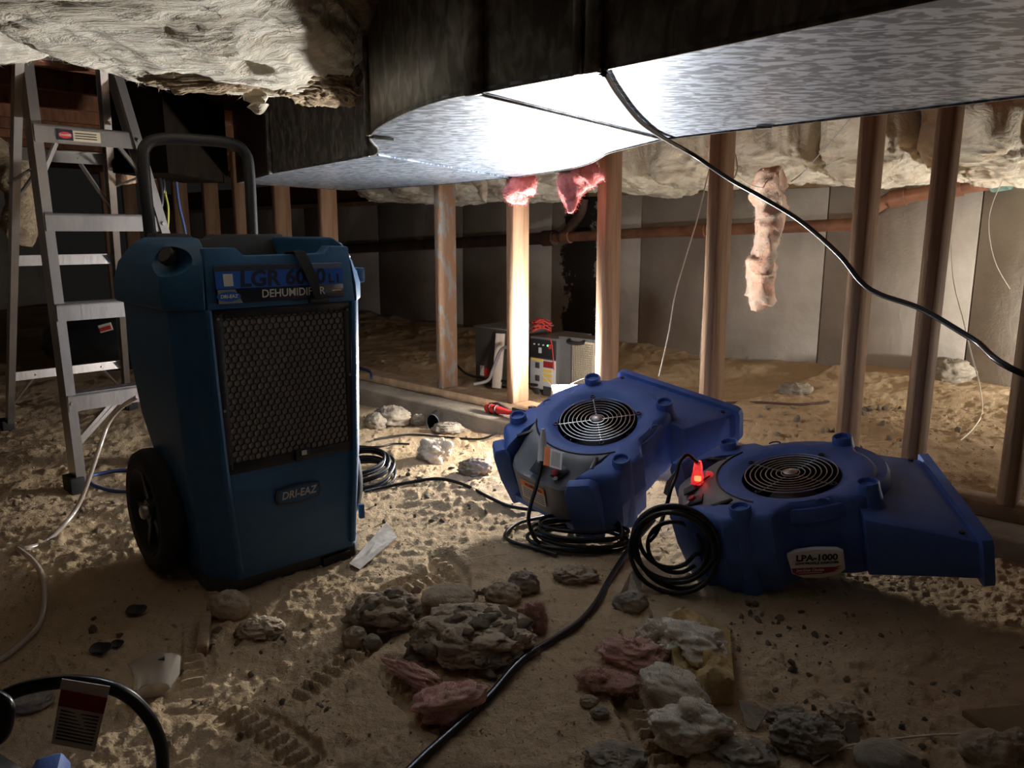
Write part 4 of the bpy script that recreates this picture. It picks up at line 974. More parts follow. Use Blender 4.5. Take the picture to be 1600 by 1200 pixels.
# red wire coil on the power box
tp = W(pw(846, 520, 0.66).x, 0.66, z1 + 0.006); pts = []
for k in range(7 * 14):
    a = 2 * math.pi * k / 14; rr_ = 0.040 + 0.012 * math.sin(k * 1.7); pts.append(tp + Vector((rr_ * math.cos(a), rr_ * 0.8 * math.sin(a), 0.004 + 0.042 * (0.5 + 0.5 * math.sin(k * 0.37)) + 0.02 * math.sin(a) ** 2)))
cable('wire_coil', pts, 0.0028, 'red_wire', 'coil of thin red wire on top of the power box', 'wire', 6, 3)
cable('sensor_wire', [W(pw(857, 527, 0.55).x, 0.55, z1 + 0.004), W(pw(861, 545, 0.54).x, 0.545, 0.25), W(pw(864, 575, 0.54).x, 0.548, 0.13)], 0.0022, 'red_wire', 'thin red wire hanging down the power box front', 'wire', 6)
cable('power_lead', [W(pw(795, 540, 0.42).x, 0.42, 0.235), W(pw(783, 545, 0.42).x, 0.42, 0.215), W(pw(768, 575, 0.40).x, 0.41, 0.12), W(pw(755, 595, 0.35).x, 0.38, 0.07), W(pw(735, 604, 0.3).x, 0.32, 0.055)], 0.008, 'grey_cord', 'grey power lead drooping in front of the dark cabinet')
cable('floor_lead', [W(0.1, 0.50, 0.058), W(-0.1, 0.47, 0.055), W(-0.3, 0.46, 0.055), W(-0.55, 0.60, 0.05), W(-1.0, 0.9, 0.06)], 0.007, 'cord_black', 'black lead on the dirt along the foot of the cabinets')
cable('glass_wire', [PY(790 + 55, 583, 3.25), PY(860, 600, 3.0), PY(875, 617, 2.75)], 0.0009, 'white_wire', 'fine white wire from the power box down to the lamp', 'wire', 6)
cable('glass_wire', [PY(922, 588, 2.95), PY(900, 596, 2.85), PY(880, 607, 2.75)], 0.0008, 'white_wire', 'fine white wire curling over the mesh grille', 'wire', 6)

# red handled tool and black clamp on the curb
tl = thing('torch', 'red and black handled tool lying on the curb', 'tool', W(0.335, -0.062, 0.066), WROT @ Matrix.Rotation(R(0), 3, 'Z'))
MB().lathe([(0.0, 0), (0.016, 0.004), (0.018, 0.03), (0.014, 0.08), (0.010, 0.12), (0.007, 0.14), (0, 0.142)], 16, Matrix.Translation((0, 0, 0.016)) @ Matrix.Rotation(R(90), 4, 'Y')).build('handle', 'red', tl, smooth=50)
for x in (0.03, 0.06): MB().torus((x, 0, 0.016), 0.0165, 0.004, Matrix.Rotation(R(78), 3, 'Y'), 20).build('grip_band', 'black_plastic', tl, smooth=60)
MB().loft([[(x, 0.012, z), (x, 0.022, z), (x, 0.022, z + h), (x, 0.012, z + h)] for x, z, h in ((0.0, 0.012, 0.02), (0.05, 0.02, 0.022), (0.11, 0.012, 0.012))]).build('upper_handle', 'charcoal', tl, bevel=0.003)
cl = thing('spring_clamp', 'black clamp lying beside the red handled tool on the curb', 'clamp', W(0.535, -0.065, 0.066), WROT)
MB().box((0.0, 0, 0.010), (0.10, 0.035, 0.016)).build('lower_jaw', 'black_plastic', cl, bevel=0.003)
MB().box((0.01, 0, 0.036), (0.11, 0.030, 0.014)).build('upper_jaw', 'black_plastic', cl, bevel=0.003)
MB().cyl((-0.02, -0.018, 0.023), (-0.02, 0.018, 0.023), 0.011, 14).build('spring', 'charcoal', cl)
MB().box((0.045, 0, 0.050), (0.022, 0.022, 0.020)).build('knob', 'black_plastic', cl, bevel=0.003)

# ------------------------------------------------------------------ fibreglass batts
def dents(ds):
    def f(V):
        for c, r_, h in ds:
            d = np.linalg.norm((V - np.array(c)) / np.array(r_), axis=1); V[:, 2] += h * (1 - sstep(0.0, 1.0, d))
        return V
    return f
def batt(name, label, loc, rad, seed, m='batt', amp=0.06, freq=1.6, parts=(), droop=None, rot=(0, 0, 0), nu=190, nv=130, group=None, fine=0.28, crease=0.14, cfreq=2.2, fib=4000, pillow=(0.75, 0.75, 0.42), **k):
    t = thing(name, label, 'insulation', loc, Matrix.Rotation(rot[2], 3, 'Z'), group)
    bo = link('batt_body', blob_mesh('batt_body', rad, amp=amp, freq=freq, seed=seed, nu=nu, nv=nv, stretch=(1, 1.4, 1.6), octv=4, crease=crease, cfreq=cfreq, pillow=pillow, top=ZT + 0.16 - loc[2], droop=droop, fine=fine, **k), m, t)
    if fib: fibres(bo, fib, 0.035, 0.0005, m, seed, 0.75)
    for p in parts: 
        o = link(p[0], blob_mesh(p[0], p[2], amp=p[4], freq=2.6, seed=p[5], nu=110, nv=80, octv=4, crease=0.35, pillow=(0.8, 0.8, 0.6), stretch=(1, 1.5, 2)), p[3], t); fibres(o, 500, 0.03, 0.0004, p[3], 3) if False else None; o.location = p[1]
        if len(p) > 6: o.rotation_euler = p[6]
    return t
batt('insulation_batt', 'pale sagging insulation batt in the top left corner above the ladder', (-1.03, 1.22, 1.205), (0.37, 0.50, 0.148), 3, rot=(0, 0, 0.56))
bB = batt('insulation_batt', 'large torn insulation batt sagging above the dehumidifier handle', (-0.580, 1.43, 1.205), (0.30, 0.47, 0.172), 8, amp=0.07,
    droop=dents([((0.060, 0.23, -0.16), (0.055, 0.085, 0.12), 0.13), ((-0.03, 0.10, -0.16), (0.05, 0.035, 0.12), 0.04), ((0.12, 0.02, -0.16), (0.04, 0.05, 0.12), 0.05)]),
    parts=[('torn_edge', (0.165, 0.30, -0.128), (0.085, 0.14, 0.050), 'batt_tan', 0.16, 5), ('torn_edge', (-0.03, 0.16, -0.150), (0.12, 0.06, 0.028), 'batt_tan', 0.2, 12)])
sh_ = [PZ(393, 100, 1.10), PY(396, 120, 1.72), PY(398, 142, 1.72), PY(402, 160, 1.72), PY(405, 178, 1.72)]
shred = MB().tube(catmull([p - bB.location for p in sh_], 6), [0.016 + 0.006 * math.sin(i * .9) if i < 20 else 0.020 - (i - 20) * 0.004 for i in range(25)], 10)
v_ = np.array(shred.v); v_ = v_ + 0.010 * np.stack([fbm(v_ * 40, 3, 1), fbm(v_ * 40, 3, 2), fbm(v_ * 40, 3, 3)], -1); shred.v = [tuple(q) for q in v_]
shred.build('hanging_shred', 'batt', bB, smooth=80)
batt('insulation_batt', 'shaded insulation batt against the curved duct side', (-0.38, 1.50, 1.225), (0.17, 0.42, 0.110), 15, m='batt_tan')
# behind the stud wall, one batt in every joist bay
names = {-5: 'dim insulation batt at the far left of the concrete wall', -4: 'dim insulation batt over the wall left of the tar stain', -3: 'grey insulation batt hanging over the far stretch of pipe', -2: 'ragged insulation batt above the tar stain',
         -1: 'insulation batt behind the fourth visible stud, above the pipe', 0: 'bright cream insulation batt right of the duct corner', 1: 'bright folded insulation batt above the hanging salmon strip', 2: 'cream insulation batt between the two dark right studs', 3: 'white puffed insulation batt at the top right', 4: 'insulation batt at the right edge of the frame'}
for k in range(-6, 5):
    s = 0.405 + 0.41 * k
    c = W(s + random.uniform(-.03, .03), 1.55 + random.uniform(-.05, .05), 1.155 + random.uniform(-.02, .02))
    tg = batt('insulation_batt', names.get(k, 'dark insulation batt in a joist bay at the far left'), c, (0.215, 0.47, 0.17 + random.uniform(-0.02, 0.03)), 40 + k, m='batt_far' if k > -2 else 'batt', amp=0.14, freq=1.3, crease=0.20, cfreq=1.6, fib=900, fine=0.2, rot=(0, 0, math.atan2(WT.y, WT.x)), nu=140, nv=100)
# scraps of pink glass wool hanging
def strand(name, pts, radii, m, label, seed, amp=0.018, flat=0.6, parts=None):
    P = catmull(pts, 8); n = len(P); rr_ = np.interp(np.linspace(0, 1, n), np.linspace(0, 1, len(radii)), radii)
    b = MB().tube(P, list(rr_), 26)
    v = np.array(b.v); c = np.array([list(p) for p in P]).mean(0)
    d = 1.0 * np.stack([fbm(v * 16 + seed, 3, seed), fbm(v * 16 + seed, 3, seed + 1), fbm(v * 16 + seed, 3, seed + 2)], -1) + 0.2 * np.stack([fbm(v * 34, 3, seed + 4), fbm(v * 70, 3, seed + 5), fbm(v * 70, 3, seed + 6)], -1)
    b.v = [tuple(q) for q in v + amp * d * 1.6]
    o = b.build(name, m, smooth=85); fibres(o, 1200, 0.03, 0.0006, m, seed); return tag(o, label, 'insulation')
strand('insulation_scrap', [PY(1222, 292, 2.92), PY(1205, 275, 2.9), PY(1196, 300, 2.9), PY(1205, 330, 2.9), PY(1197, 370, 2.9), PY(1190, 410, 2.9), PY(1192, 440, 2.9), PY(1188, 468, 2.9), PY(1178, 488, 2.9)], [0.02, 0.045, 0.055, 0.058, 0.048, 0.052, 0.055, 0.05, 0.012], 'wool_salmon', 'long salmon-pink strip of insulation hanging in front of the wall', 3)
strand('insulation_scrap', [PY(925, 258, 2.50), PY(905, 275, 2.50), PY(893, 300, 2.5), PY(895, 328, 2.5)], [0.055, 0.06, 0.04, 0.006], 'wool_red', 'bright pink insulation tuft hanging under the duct corner', 5, 0.016)
strand('insulation_scrap', [PY(884, 262, 2.52), PY(893, 275, 2.52), PY(888, 296, 2.52)], [0.03, 0.03, 0.012], 'wool_red', 'small pink insulation wisp beside the bright pink tuft', 6, 0.012)
strand('insulation_scrap', [PY(826, 284, 2.78), PY(812, 290, 2.76), PY(806, 300, 2.76), PY(822, 314, 2.76)], [0.045, 0.042, 0.035, 0.008], 'wool_red', 'pink insulation wisp caught on the brightly lit stud', 8, 0.014)
strand('insulation_scrap', [PY(1128, 205, 2.62), PY(1118, 228, 2.62), PY(1112, 262, 2.62)], [0.035, 0.022, 0.008], 'wool_salmon', 'thin pink wisp at the top of the stud with white wires', 9, 0.010)
strand('insulation_scrap', [W(-0.72, 0.9, 1.06), W(-0.68, 0.9, 1.0), W(-0.64, 0.9, 0.92)], [0.05, 0.03, 0.008], 'batt_far', 'pale insulation rag hanging behind the leftmost lit stud', 11, 0.014)
strand('insulation_scrap', [PY(1570, 172, 3.0), PY(1556, 190, 3.0), PY(1548, 204, 3.0)], [0.09, 0.06, 0.012], 'batt_tan', 'grey insulation rag hanging at the top right corner', 12, 0.02)
strand('insulation_scrap', [PY(-10, 240, 3.1), PY(28, 270, 3.1), PY(38, 330, 3.1), PY(22, 370, 3.1)], [0.07, 0.075, 0.07, 0.05], 'batt_tan', 'tan insulation flap hanging behind the ladder at the left edge', 14, 0.02)
# ------------------------------------------------------------------ cords, wires, hoses
def gp(u, v, up=0.006):
    p = G(u, v, up); d = np.array([-.008, 0, .008])
    p.z = max(p.z, float(ground(p.x + d, p.y + d).max()) + up * 0.8); return p
dz_ = ZD - 0.006
cable('hanging_cable', [PY(895, -12, .99), PY(910, 25, .985), PY(922, 70, 0.975), PY(938, 106, 0.970), PZ(946, 118, dz_), PZ(965, 148, dz_), PZ(1000, 190, dz_), PZ(1038, 216, dz_), PY(1085, 243, 1.72), PY(1140, 280, 1.64), PY(1190, 308, 1.57), PY(1250, 345, 1.50), PY(1310, 397, 1.36), PY(1345, 440, 1.30), PY(1375, 460, 1.26), PY(1440, 483, 1.18), PY(1520, 530, 1.08), PY(1640, 600, .94), (1.05, 0.86, 0.46), (1.6, 0.75, 0.50), (2.6, 0.6, 0.72), (3.6, 0.5, 1.15)], 0.0043, 'cord_black', 'thick black cord hanging across the picture from the duct to the right edge')
cable('extension_cable', [gp(1020, 842, 0.05), gp(985, 868, 0.02), gp(955, 905), gp(932, 945), gp(905, 978), gp(868, 1006), gp(815, 1042), gp(765, 1092), gp(715, 1140), gp(660, 1190), gp(600, 1250)], 0.0068, 'cord_black', 'black cord running from the cable loops to the bottom of the picture')
cable('extension_cable', [gp(570, 772), gp(600, 765), gp(640, 757), gp(685, 754), gp(725, 762), gp(765, 782, .008), gp(800, 796, .008), gp(850, 803, .008), gp(905, 798, .008)], 0.0052, 'cord_black', 'black cord across the dirt from dehumidifier to the leaning air mover')
cable('thin_cable', [gp(585, 690), gp(640, 682), gp(700, 686), gp(750, 690), gp(775, 686, .02), W(0.50, -0.17, 0.03)], 0.0042, 'cord_black', 'thin black cord on the dirt along the foot of the curb')
cable('thin_cable', [gp(560, 700), gp(590, 702), gp(615, 697), gp(640, 698)], 0.0035, 'cord_black', 'short length of thin black cord right of the dehumidifier')
def coil(name, label, c, ax, ay, radii, r, m, jit=0.012, squash=1.0, seed=0, tail0=(), tail1=(), axn=None):
    rg = random.Random(seed); pts = list(tail0); N_ = 12
    axn = axn or Vector(ax).cross(Vector(ay)).normalized()
    for k, R0 in enumerate(radii):
        ph = rg.uniform(-.15, .15)
        off = Vector(ax) * rg.uniform(-jit, jit) + Vector(ay) * rg.uniform(-jit, jit)
        for j in range(N_):
            a = 2 * math.pi * j / N_ + ph
            R1 = R0 + (radii[min(k + 1, len(radii) - 1)] - R0) * j / N_
            pts.append(Vector(c) + off * 0.7 + Vector(ax) * R1 * math.cos(a) + Vector(ay) * R1 * squash * math.sin(a) + axn * (k * r * 1.7 + rg.uniform(-.3, .3) * r))
    pts += list(tail1)
    return cable(name, pts, r, m, label, n=8, sm=4)
# loops hung against the flat air mover
VX = Vector((0.93, -0.30, 0.0)); VY = Vector((0.06, 0.20, 0.97)).normalized()
coil('cable_loops', 'loops of black cable leaning on the end of the flat air mover', (0.335, 1.510, 0.098), VX, VY, [0.088, 0.094, 0.082, 0.092, 0.080, 0.058], 0.0050, 'cord_black', 0.016, 0.92, 3, axn=Vector((0.25, 0.85, 0.1)))
VX2 = Vector((0.9, 0.3, 0.0)); VY2 = Vector((-0.25, 0.9, 0.06))
coil('cable_coil', 'flat coil of black cable on the dirt below the leaning air mover', gp(905, 852, 0.010), Vector((0.97, -0.15, 0)), Vector((0.15, 0.95, 0.0)), [0.115, 0.122, 0.110, 0.118, 0.112, 0.10], 0.0048, 'cord_black', 0.02, 0.62, 5, axn=Vector((0, 0.2, 0.95)))
coil('cable_coil', 'coil of black cable on the dirt beside the dehumidifier', gp(565, 752, 0.012), Vector((0.93, 0.30, 0.1)), Vector((-0.25, 0.93, 0.25)), [0.105, 0.112, 0.10, 0.108, 0.095, 0.105, 0.088], 0.0052, 'cord_black', 0.014, 0.85, 9, axn=Vector((-0.2, 0.1, 0.97)))
cable('extension_cable', [gp(905, 800, .012), gp(850, 812), gp(810, 822), gp(789, 840), gp(800, 852), gp(830, 860), gp(870, 872)], 0.0048, 'cord_black', 'loose black cord curving on the dirt under the leaning air mover')
# cord of the leaning air mover, standing out of its socket
def cordset(t, label, pts, tagm, plug_at, lit):
    o = cable('power_cable', pts, 0.0048, 'cord_black', label, 'power cord'); return o
s1_ = bw(b1, (-0.206, 0.028, 0.200)); 
pc = cordset(b1, 'black power cord rising into the panel of the leaning air mover', [PY(848, 684, s1_.y - 0.00), PY(847, 700, 1.86), PY(845, 730, 1.82), PY(838, 760, 1.79), PY(829, 790, 1.76), PY(826, 815, 1.74), PY(835, 840, 1.72), gp(850, 858)], None, None, False)
cy = 1.865
MB().tube([PY(848.5, 670, cy), PY(848, 690, cy), PY(846, 722, cy - .03)], [0.004, 0.0105, 0.0105], 12).build('plug', 'white_paper', pc, smooth=60)
a_, b_, c_, d_ = PY(851, 698, cy - .030), PY(849, 727, cy - .085), PY(877, 735, cy - .090), PY(879, 707, cy - .035)
def flag(par, q, m, name, ins=(0, 1), off=0.0, tt=0.0012):
    a, b, c, d = q; e = (b - a).cross(d - a).normalized() * tt
    f = lambda x: (a.lerp(d, x), b.lerp(c, x)); p, q_ = f(ins[0]), f(ins[1]); o = e * off
    return MB().loft([[p[0] + o, q_[0] + o, q_[1] + o, p[1] + o], [p[0] + e + o, q_[0] + e + o, q_[1] + e + o, p[1] + e + o]]).build(name, m, par)
fl = flag(pc, (a_, b_, c_, d_), 'white_paper', 'warning_tag')
for off in (1.0,-1.0):
    flag(fl, (a_, b_, c_, d_), 'orange', 'orange_panel', (0.0, 0.32), off)
for k in range(7):
    x = 0.42 + k * 0.07; flag(fl, (a_.lerp(b_, .12), a_.lerp(b_, .9), d_.lerp(c_, .9), d_.lerp(c_, .12)), 'charcoal', 'small_print', (x, x + 0.02), 0.9); flag(fl, (a_.lerp(b_, .12), a_.lerp(b_, .9), d_.lerp(c_, .9), d_.lerp(c_, .12)), 'charcoal', 'small_print', (x, x + 0.02), -0.9)
# lit plug of the flat air mover
s2 = bw(b2, (-0.222, 0.012, 0.178))
y2 = s2.y
pc2 = cable('power_cable', [s2 + Vector((0, 0, 0.052)), PY(1084, 718, y2 - .01), PY(1074, 711, y2 - .02), PY(1062, 722, y2 - .04), PY(1056, 745, y2 - .06), PY(1048, 765, y2 - .09), PY(1043, 785, y2 - .10), PY(1036, 808, y2 - .11), PY(1026, 832, y2 - .14), PY(1015, 845, y2 - .16)], 0.0048, 'cord_black', 'black power cord arching out of the glowing plug of the flat air mover', 'power cord')
MB().lathe([(0.007, 0.058), (0.010, 0.048), (0.012, 0.030), (0.015, 0.016), (0.015, 0.004), (0.0, 0.003)], 18, Matrix.Translation(s2)).build('plug', 'plug_red', pc2, smooth=50)
MB().box(s2 + Vector((0.0, -0.003, 0.017)), (0.011, 0.010, 0.012)).build('plug_lamp', 'plug_glow', pc2, bevel=0.003)
MB().box(s2 + Vector((0.028, 0.004, 0.016)), (0.016, 0.018, 0.030)).build('plug_tap', 'plug_red', pc2, bevel=0.004)
q = (PY(1058, 738, y2 - .055), PY(1043, 758, y2 - .07), PY(1036, 775, y2 - .08), PY(1050, 776, y2 - .075))
q = (PY(1055, 736, y2 - .05), PY(1047, 778, y2 - .08), PY(1037, 770, y2 - .09), PY(1042, 752, y2 - .08))
flag(pc2, q, 'pale_label', 'warning_tag')
# foreground cord with its paper tag
fg = cable('power_cable', [PY(-60, 1200, .46), PY(-30, 1118, .46), PY(20, 1082, .47), PY(80, 1067, .48), PY(130, 1066, .49), PY(180, 1077, .50), PY(215, 1100, .51), PY(243, 1140, .52), PY(254, 1190, .53), PY(250, 1290, .55)], 0.0048, 'cord_black', 'black power cord arching near the bottom left corner, with a paper tag', 'power cord')
a_, b_, c_, d_ = PY(98, 1062, .478), PY(80, 1160, .475), PY(148, 1173, .482), PY(171, 1076, .49)
tg = flag(fg, (a_, b_, c_, d_), 'white_paper', 'paper_tag')
flag(fg, (PY(97, 1060, .476), PY(93, 1075, .474), PY(167, 1089, .486), PY(172, 1072, .488)), 'white_paper', 'tag_fold')
fa, fb = a_.lerp(b_, 0.12), a_.lerp(b_, 0.38); fd, fc = d_.lerp(c_, 0.12), d_.lerp(c_, 0.38)
for o_ in (1.0, -1.0): flag(tg, (fa, fb, fc, fd), 'dark_red', 'red_band', (0, 1), o_)
for k in range(9):
    x = 0.44 + k * 0.055; 
    for o_ in (0.9, -0.9): flag(tg, (a_.lerp(b_, x), a_.lerp(b_, x + .016), d_.lerp(c_, x + .016), d_.lerp(c_, x)), 'charcoal', 'small_print', (0.08, 0.92), o_)
cable('extension_cable', [PY(-30, 1080, .44), PY(6, 1098, .44), PY(10, 1125, .44), PY(0, 1150, .44), PY(-30, 1165, .44)], 0.0048, 'cord_black', 'black cord loop just entering at the bottom left edge')
# clear drain hose beside the ladder
cable('drain_hose', [PY(215, 620, 2.02), PY(190, 636, 2.05), PY(170, 660, 2.05), PY(155, 700, 2.0), PY(140, 745, 1.95), PY(122, 790, 1.9), PY(100, 820, 1.84), PY(72, 846, 1.78), gp(42, 862, .008), gp(28, 862, .008), gp(50, 880, .008), gp(66, 905, .008), gp(70, 945, .008), gp(60, 985, .008), gp(30, 1015, .008), gp(0, 1038, .008), gp(-50, 1070, .008)], 0.0062, 'clear_hose', 'clear plastic drain hose snaking over the dirt on the left', 'hose')
cable('blue_hose', [gp(230, 738), gp(185, 740), gp(150, 745), gp(138, 754), gp(150, 764), gp(185, 769), gp(230, 770)], 0.0058, 'blue_cord', 'loop of thin blue hose on the dirt beside the ladder foot', 'hose')
cable('blue_hose', [W(-1.1, 0.05, 0.115), W(-0.75, 0.03, 0.11), W(-0.55, 0.02, 0.108), W(-0.46, -0.03, 0.09)], 0.0065, 'blue_cord', 'blue grey cord lying over the bottom plate right of the dehumidifier')
# cables hanging behind the handle
for i, (m, lb, r, pts) in enumerate((
    ('green_cord', 'yellow-green cable hanging behind the dehumidifier handle', 0.0042, [(247, 165, 3.0), (250, 210, 2.95), (253, 255, 2.9), (258, 300, 2.9), (263, 330, 2.9), (260, 390, 2.9), (258, 430, 2.9)]),
    ('blue_cord', 'blue-grey cable hanging at the middle of the handle', 0.0055, [(258, 165, 3.0), (268, 215, 3.0), (274, 270, 3.0), (280, 320, 3.0), (291, 370, 3.0), (296, 430, 3.0)]),
    ('cord_black', 'black cable hanging beside the ladder rail', 0.009, [(212, 150, 2.9), (226, 200, 2.85), (238, 245, 2.8), (250, 285, 2.8), (252, 320, 2.8), (240, 350, 2.8), (236, 420, 2.8)]),
    ('cord_black', 'second black cable twisted with the one beside the ladder', 0.008, [(222, 150, 2.92), (228, 190, 2.87), (245, 250, 2.85), (256, 290, 2.85), (250, 330, 2.85), (262, 420, 2.85)]))):
    cable('hanging_cable', [PY(*p) for p in pts], r, m, lb)
# white wires round the studs
cable('white_wire', [PY(1108, 265, 2.55), PY(1090, 340, 2.52), PY(1072, 400, 2.5), PY(1055, 460, 2.47), PY(1045, 520, 2.42), PY(1030, 588, 2.36)], 0.0020, 'white_wire', 'fine white wire hanging left of the stud down to the leaning air mover', 'wire', 6)
cable('white_wire', [PY(1112, 220, 2.50), PY(1109, 290, 2.49), PY(1105, 380, 2.48), PY(1099, 480, 2.46), PY(1094, 560, 2.45)], 0.0022, 'white_wire', 'white wire running straight down the face of the stud', 'wire', 6)
cable('white_wire', [PY(1118, 226, 2.46), PY(1132, 255, 2.46), PY(1150, 272, 2.5), PY(1170, 288, 2.7), PY(1192, 294, 2.86)], 0.0022, 'white_wire', 'white wire tied to the hanging salmon strip', 'wire', 6)
cable('white_wire', [PY(1120, 212, 2.47), PY(1128, 240, 2.45), PY(1132, 275, 2.45), PY(1145, 280, 2.45), PY(1152, 262, 2.45), PY(1146, 235, 2.45), PY(1130, 218, 2.45), PY(1150, 214, 2.46)], 0.0022, 'white_wire', 'looped white wire hung on the stud near the duct edge', 'wire', 6)
cable('string', [PY(1236, 284, 2.9), PY(1262, 262, 2.85), PY(1330, 184, 2.7)], 0.0016, 'grey_cord', 'thin string from the hanging strip up to the joists', 'string', 6)
cable('white_wire', [PY(1486, 380, 2.9), PY(1490, 440, 2.9), PY(1505, 500, 2.85), PY(1518, 555, 2.8), PY(1530, 600, 2.75), gp(1535, 640), gp(1520, 675), gp(1500, 692)], 0.0024, 'white_wire', 'white wire trailing down the wall and over the dirt on the right', 'wire', 6)
cable('white_wire', [PY(1573, 268, 3.1), PY(1550, 320, 3.1), PY(1545, 360, 3.1), PY(1555, 410, 3.1), PY(1578, 452, 3.1)], 0.0018, 'white_wire', 'fine wire hanging from the green pipe cap', 'wire', 6)
cable('ground_wire', [gp(1135, 632), gp(1190, 633), gp(1250, 634), gp(1295, 629)], 0.005, 'iron', 'brown wire lying on the dirt behind the studs', 'wire', 6)
cable('ground_wire', [gp(1270, 1200), gp(1320, 1175), gp(1400, 1160), gp(1480, 1154), gp(1540, 1155)], 0.0018, 'white_wire', 'pale stalk of wire over the stones at the bottom right', 'wire', 6)
cable('ground_wire', [gp(745, 876), gp(765, 872), gp(790, 871)], 0.0013, 'white_wire', 'short white wire end on the dirt at the centre', 'wire', 6)

# wood block sticking out behind the ladder
tag(MB().bar(PY(188, 277, 2.75), PY(242, 268, 2.95), 0.05, 0.05).build('timber_block', 'lumber_end', bevel=0.003, seg=1), 'rough sawn wood block between the ladder and the handle', 'wood block')
# dark bag with a printed tag behind the ladder
bg = thing('equipment_bag', 'dark equipment bag with a red and white tag, behind the ladder', 'bag', PZ(150, 585, 0.0))
link('bag_body', blob_mesh('bag_body', (0.36, 0.22, 0.20), amp=0.10, freq=1.8, seed=4), 'black_plastic', bg).location = (0, 0.18, 0.17)
o = MB().box((0, 0, 0), (0.06, 0.004, 0.035)).build('printed_tag', 'pale_label', bg); o.location = PY(165, 512, 3.45) - bg.location; o.rotation_euler = (0, R(-15), 0)
MB().box((0, -0.003, -0.004), (0.05, 0.002, 0.016)).build('red_print', 'red', o)

# ------------------------------------------------------------------ debris on the dirt
def px2m(u, v, px): p = PZ(u, v, 0); f = p.y * CP + H * SP; return px * f / F
def lump(name, u, v, wx, hz, m, label, cat, seed, amp=0.3, freq=2.2, dy=None, rot=0, sink=0.35, group=None, ridg=True, nu=56, nv=36, octv=5, fine=0.25, crease=0.0):
    w = px2m(u, v, wx); h = px2m(u, v, hz); p = G(u, v)
    o = blob(name, (p.x, p.y, p.z + h * (1 - sink)), (w, dy or w * 0.8, h), m, label, cat, (0, 0, rot), group, amp=amp, freq=freq, seed=seed, nu=nu, nv=nv, kind='ridged' if ridg else 'fbm', octv=octv, fine=fine, crease=crease, cst=(1, 1.6, 1.6))
    return o
lump('dirt_clod', 742, 1012, 92, 32, 'clod', 'biggest lumpy dirt clod in the broken heap at the centre front', 'dirt clod', 21, 0.20, 2.6, rot=-0.2, nu=120, nv=80, ridg=False)
lump('dirt_clod', 603, 972, 52, 28, 'clod', 'second largest dirt clod, left part of the broken heap', 'dirt clod', 22, 0.20, 2.6, nu=90, nv=60, ridg=False)
lump('dirt_clod', 702, 948, 42, 20, 'clod', 'smooth domed dirt clod at the back of the heap', 'dirt clod', 23, 0.10, 1.6, ridg=False)
lump('dirt_clod', 787, 942, 26, 18, 'clod', 'rounded dirt clod at the back right of the heap', 'dirt clod', 24, 0.2)
lump('dirt_clod', 818, 928, 22, 20, 'stone', 'pale lump of mortar beside the pink tuft', 'mortar', 25, 0.25)
lump('dirt_clod', 555, 1005, 18, 16, 'clod', 'small dark clod at the left foot of the heap', 'dirt clod', 26, 0.2)
lump('dirt_clod', 582, 1010, 14, 12, 'stone', 'brown round pebble at the left foot of the heap', 'stone', 27, 0.12, ridg=False)
lump('dirt_clod', 742, 740, 22, 13, 'clod', 'crumbly clod on the bright dirt below the white fluff', 'dirt clod', 28, 0.35, 3)
lump('dirt_clod', 360, 962, 30, 22, 'clod', 'rounded clod at the front corner of the dehumidifier', 'dirt clod', 29, 0.2, 1.8)
lump('dirt_clod', 408, 990, 30, 12, 'clod', 'flat crumbly clod right of the wood stick', 'dirt clod', 30, 0.4, 3)
lump('dirt_clod', 900, 905, 28, 11, 'clod', 'crumbled clod below the flat cable coil', 'dirt clod', 31, 0.4, 3)
lump('rock', 612, 664, 26, 17, 'stone', 'pale lump of rock against the curb right of the dehumidifier', 'rock', 33, 0.3, 2.4)
lump('rock', 588, 668, 18, 14, 'stone', 'rounded pale rock inside a wire loop by the dehumidifier', 'rock', 34, 0.15, ridg=False)
lump('rock', 700, 676, 22, 9, 'stone', 'flat pale rock in front of the black rubber boot', 'rock', 35, 0.3)
lump('rock', 655, 664, 11, 10, 'stone', 'small pale rock left of the black rubber boot', 'rock', 36, 0.25)
lump('rock', 985, 952, 24, 16, 'stone', 'pale angular rock under the cable loops', 'rock', 37, 0.3, 1.6)
lump('rock', 45, 1102, 34, 15, 'stone', 'pale wedge of stone behind the foreground cord', 'rock', 38, 0.2, 1.4)
lump('rock', 1258, 1165, 44, 24, 'stone', 'craggy grey rock at the bottom right', 'rock', 39, 0.4, 2.6, nu=80, nv=50)
lump('rock', 1232, 1128, 28, 12, 'stone', 'small pale crag above the craggy grey rock', 'rock', 40, 0.4, 2.6)
lump('rock', 1318, 1128, 26, 16, 'clod', 'brown rock right of the craggy grey rock', 'rock', 41, 0.3)
lump('rock', 1385, 1196, 46, 20, 'stone', 'flat-topped pale rock at the bottom edge', 'rock', 42, 0.15, 1.5)
lump('rock', 1545, 1186, 40, 24, 'clod', 'dark jagged rock near the bottom right corner', 'rock', 43, 0.3, 1.8)
lump('rock', 1592, 1166, 24, 16, 'clod', 'dark rounded rock at the right edge by the plywood', 'rock', 44, 0.25)
lump('rock', 1165, 1190, 40, 14, 'stone', 'long twisted pale lump at the bottom edge', 'rock', 45, 0.4, 2.4)
lump('rock', 960, 1190, 40, 12, 'stone', 'pale lump at the bottom edge left of the white wool', 'rock', 46, 0.35, 2.4)
lump('rock', 1242, 612, 22, 9, 'stone', 'pale rock on the lit dirt between the dark studs', 'rock', 47, 0.3)
lump('rock', 1488, 582, 26, 16, 'stone', 'pale mound of rubble at the foot of the wall', 'rock', 48, 0.25)
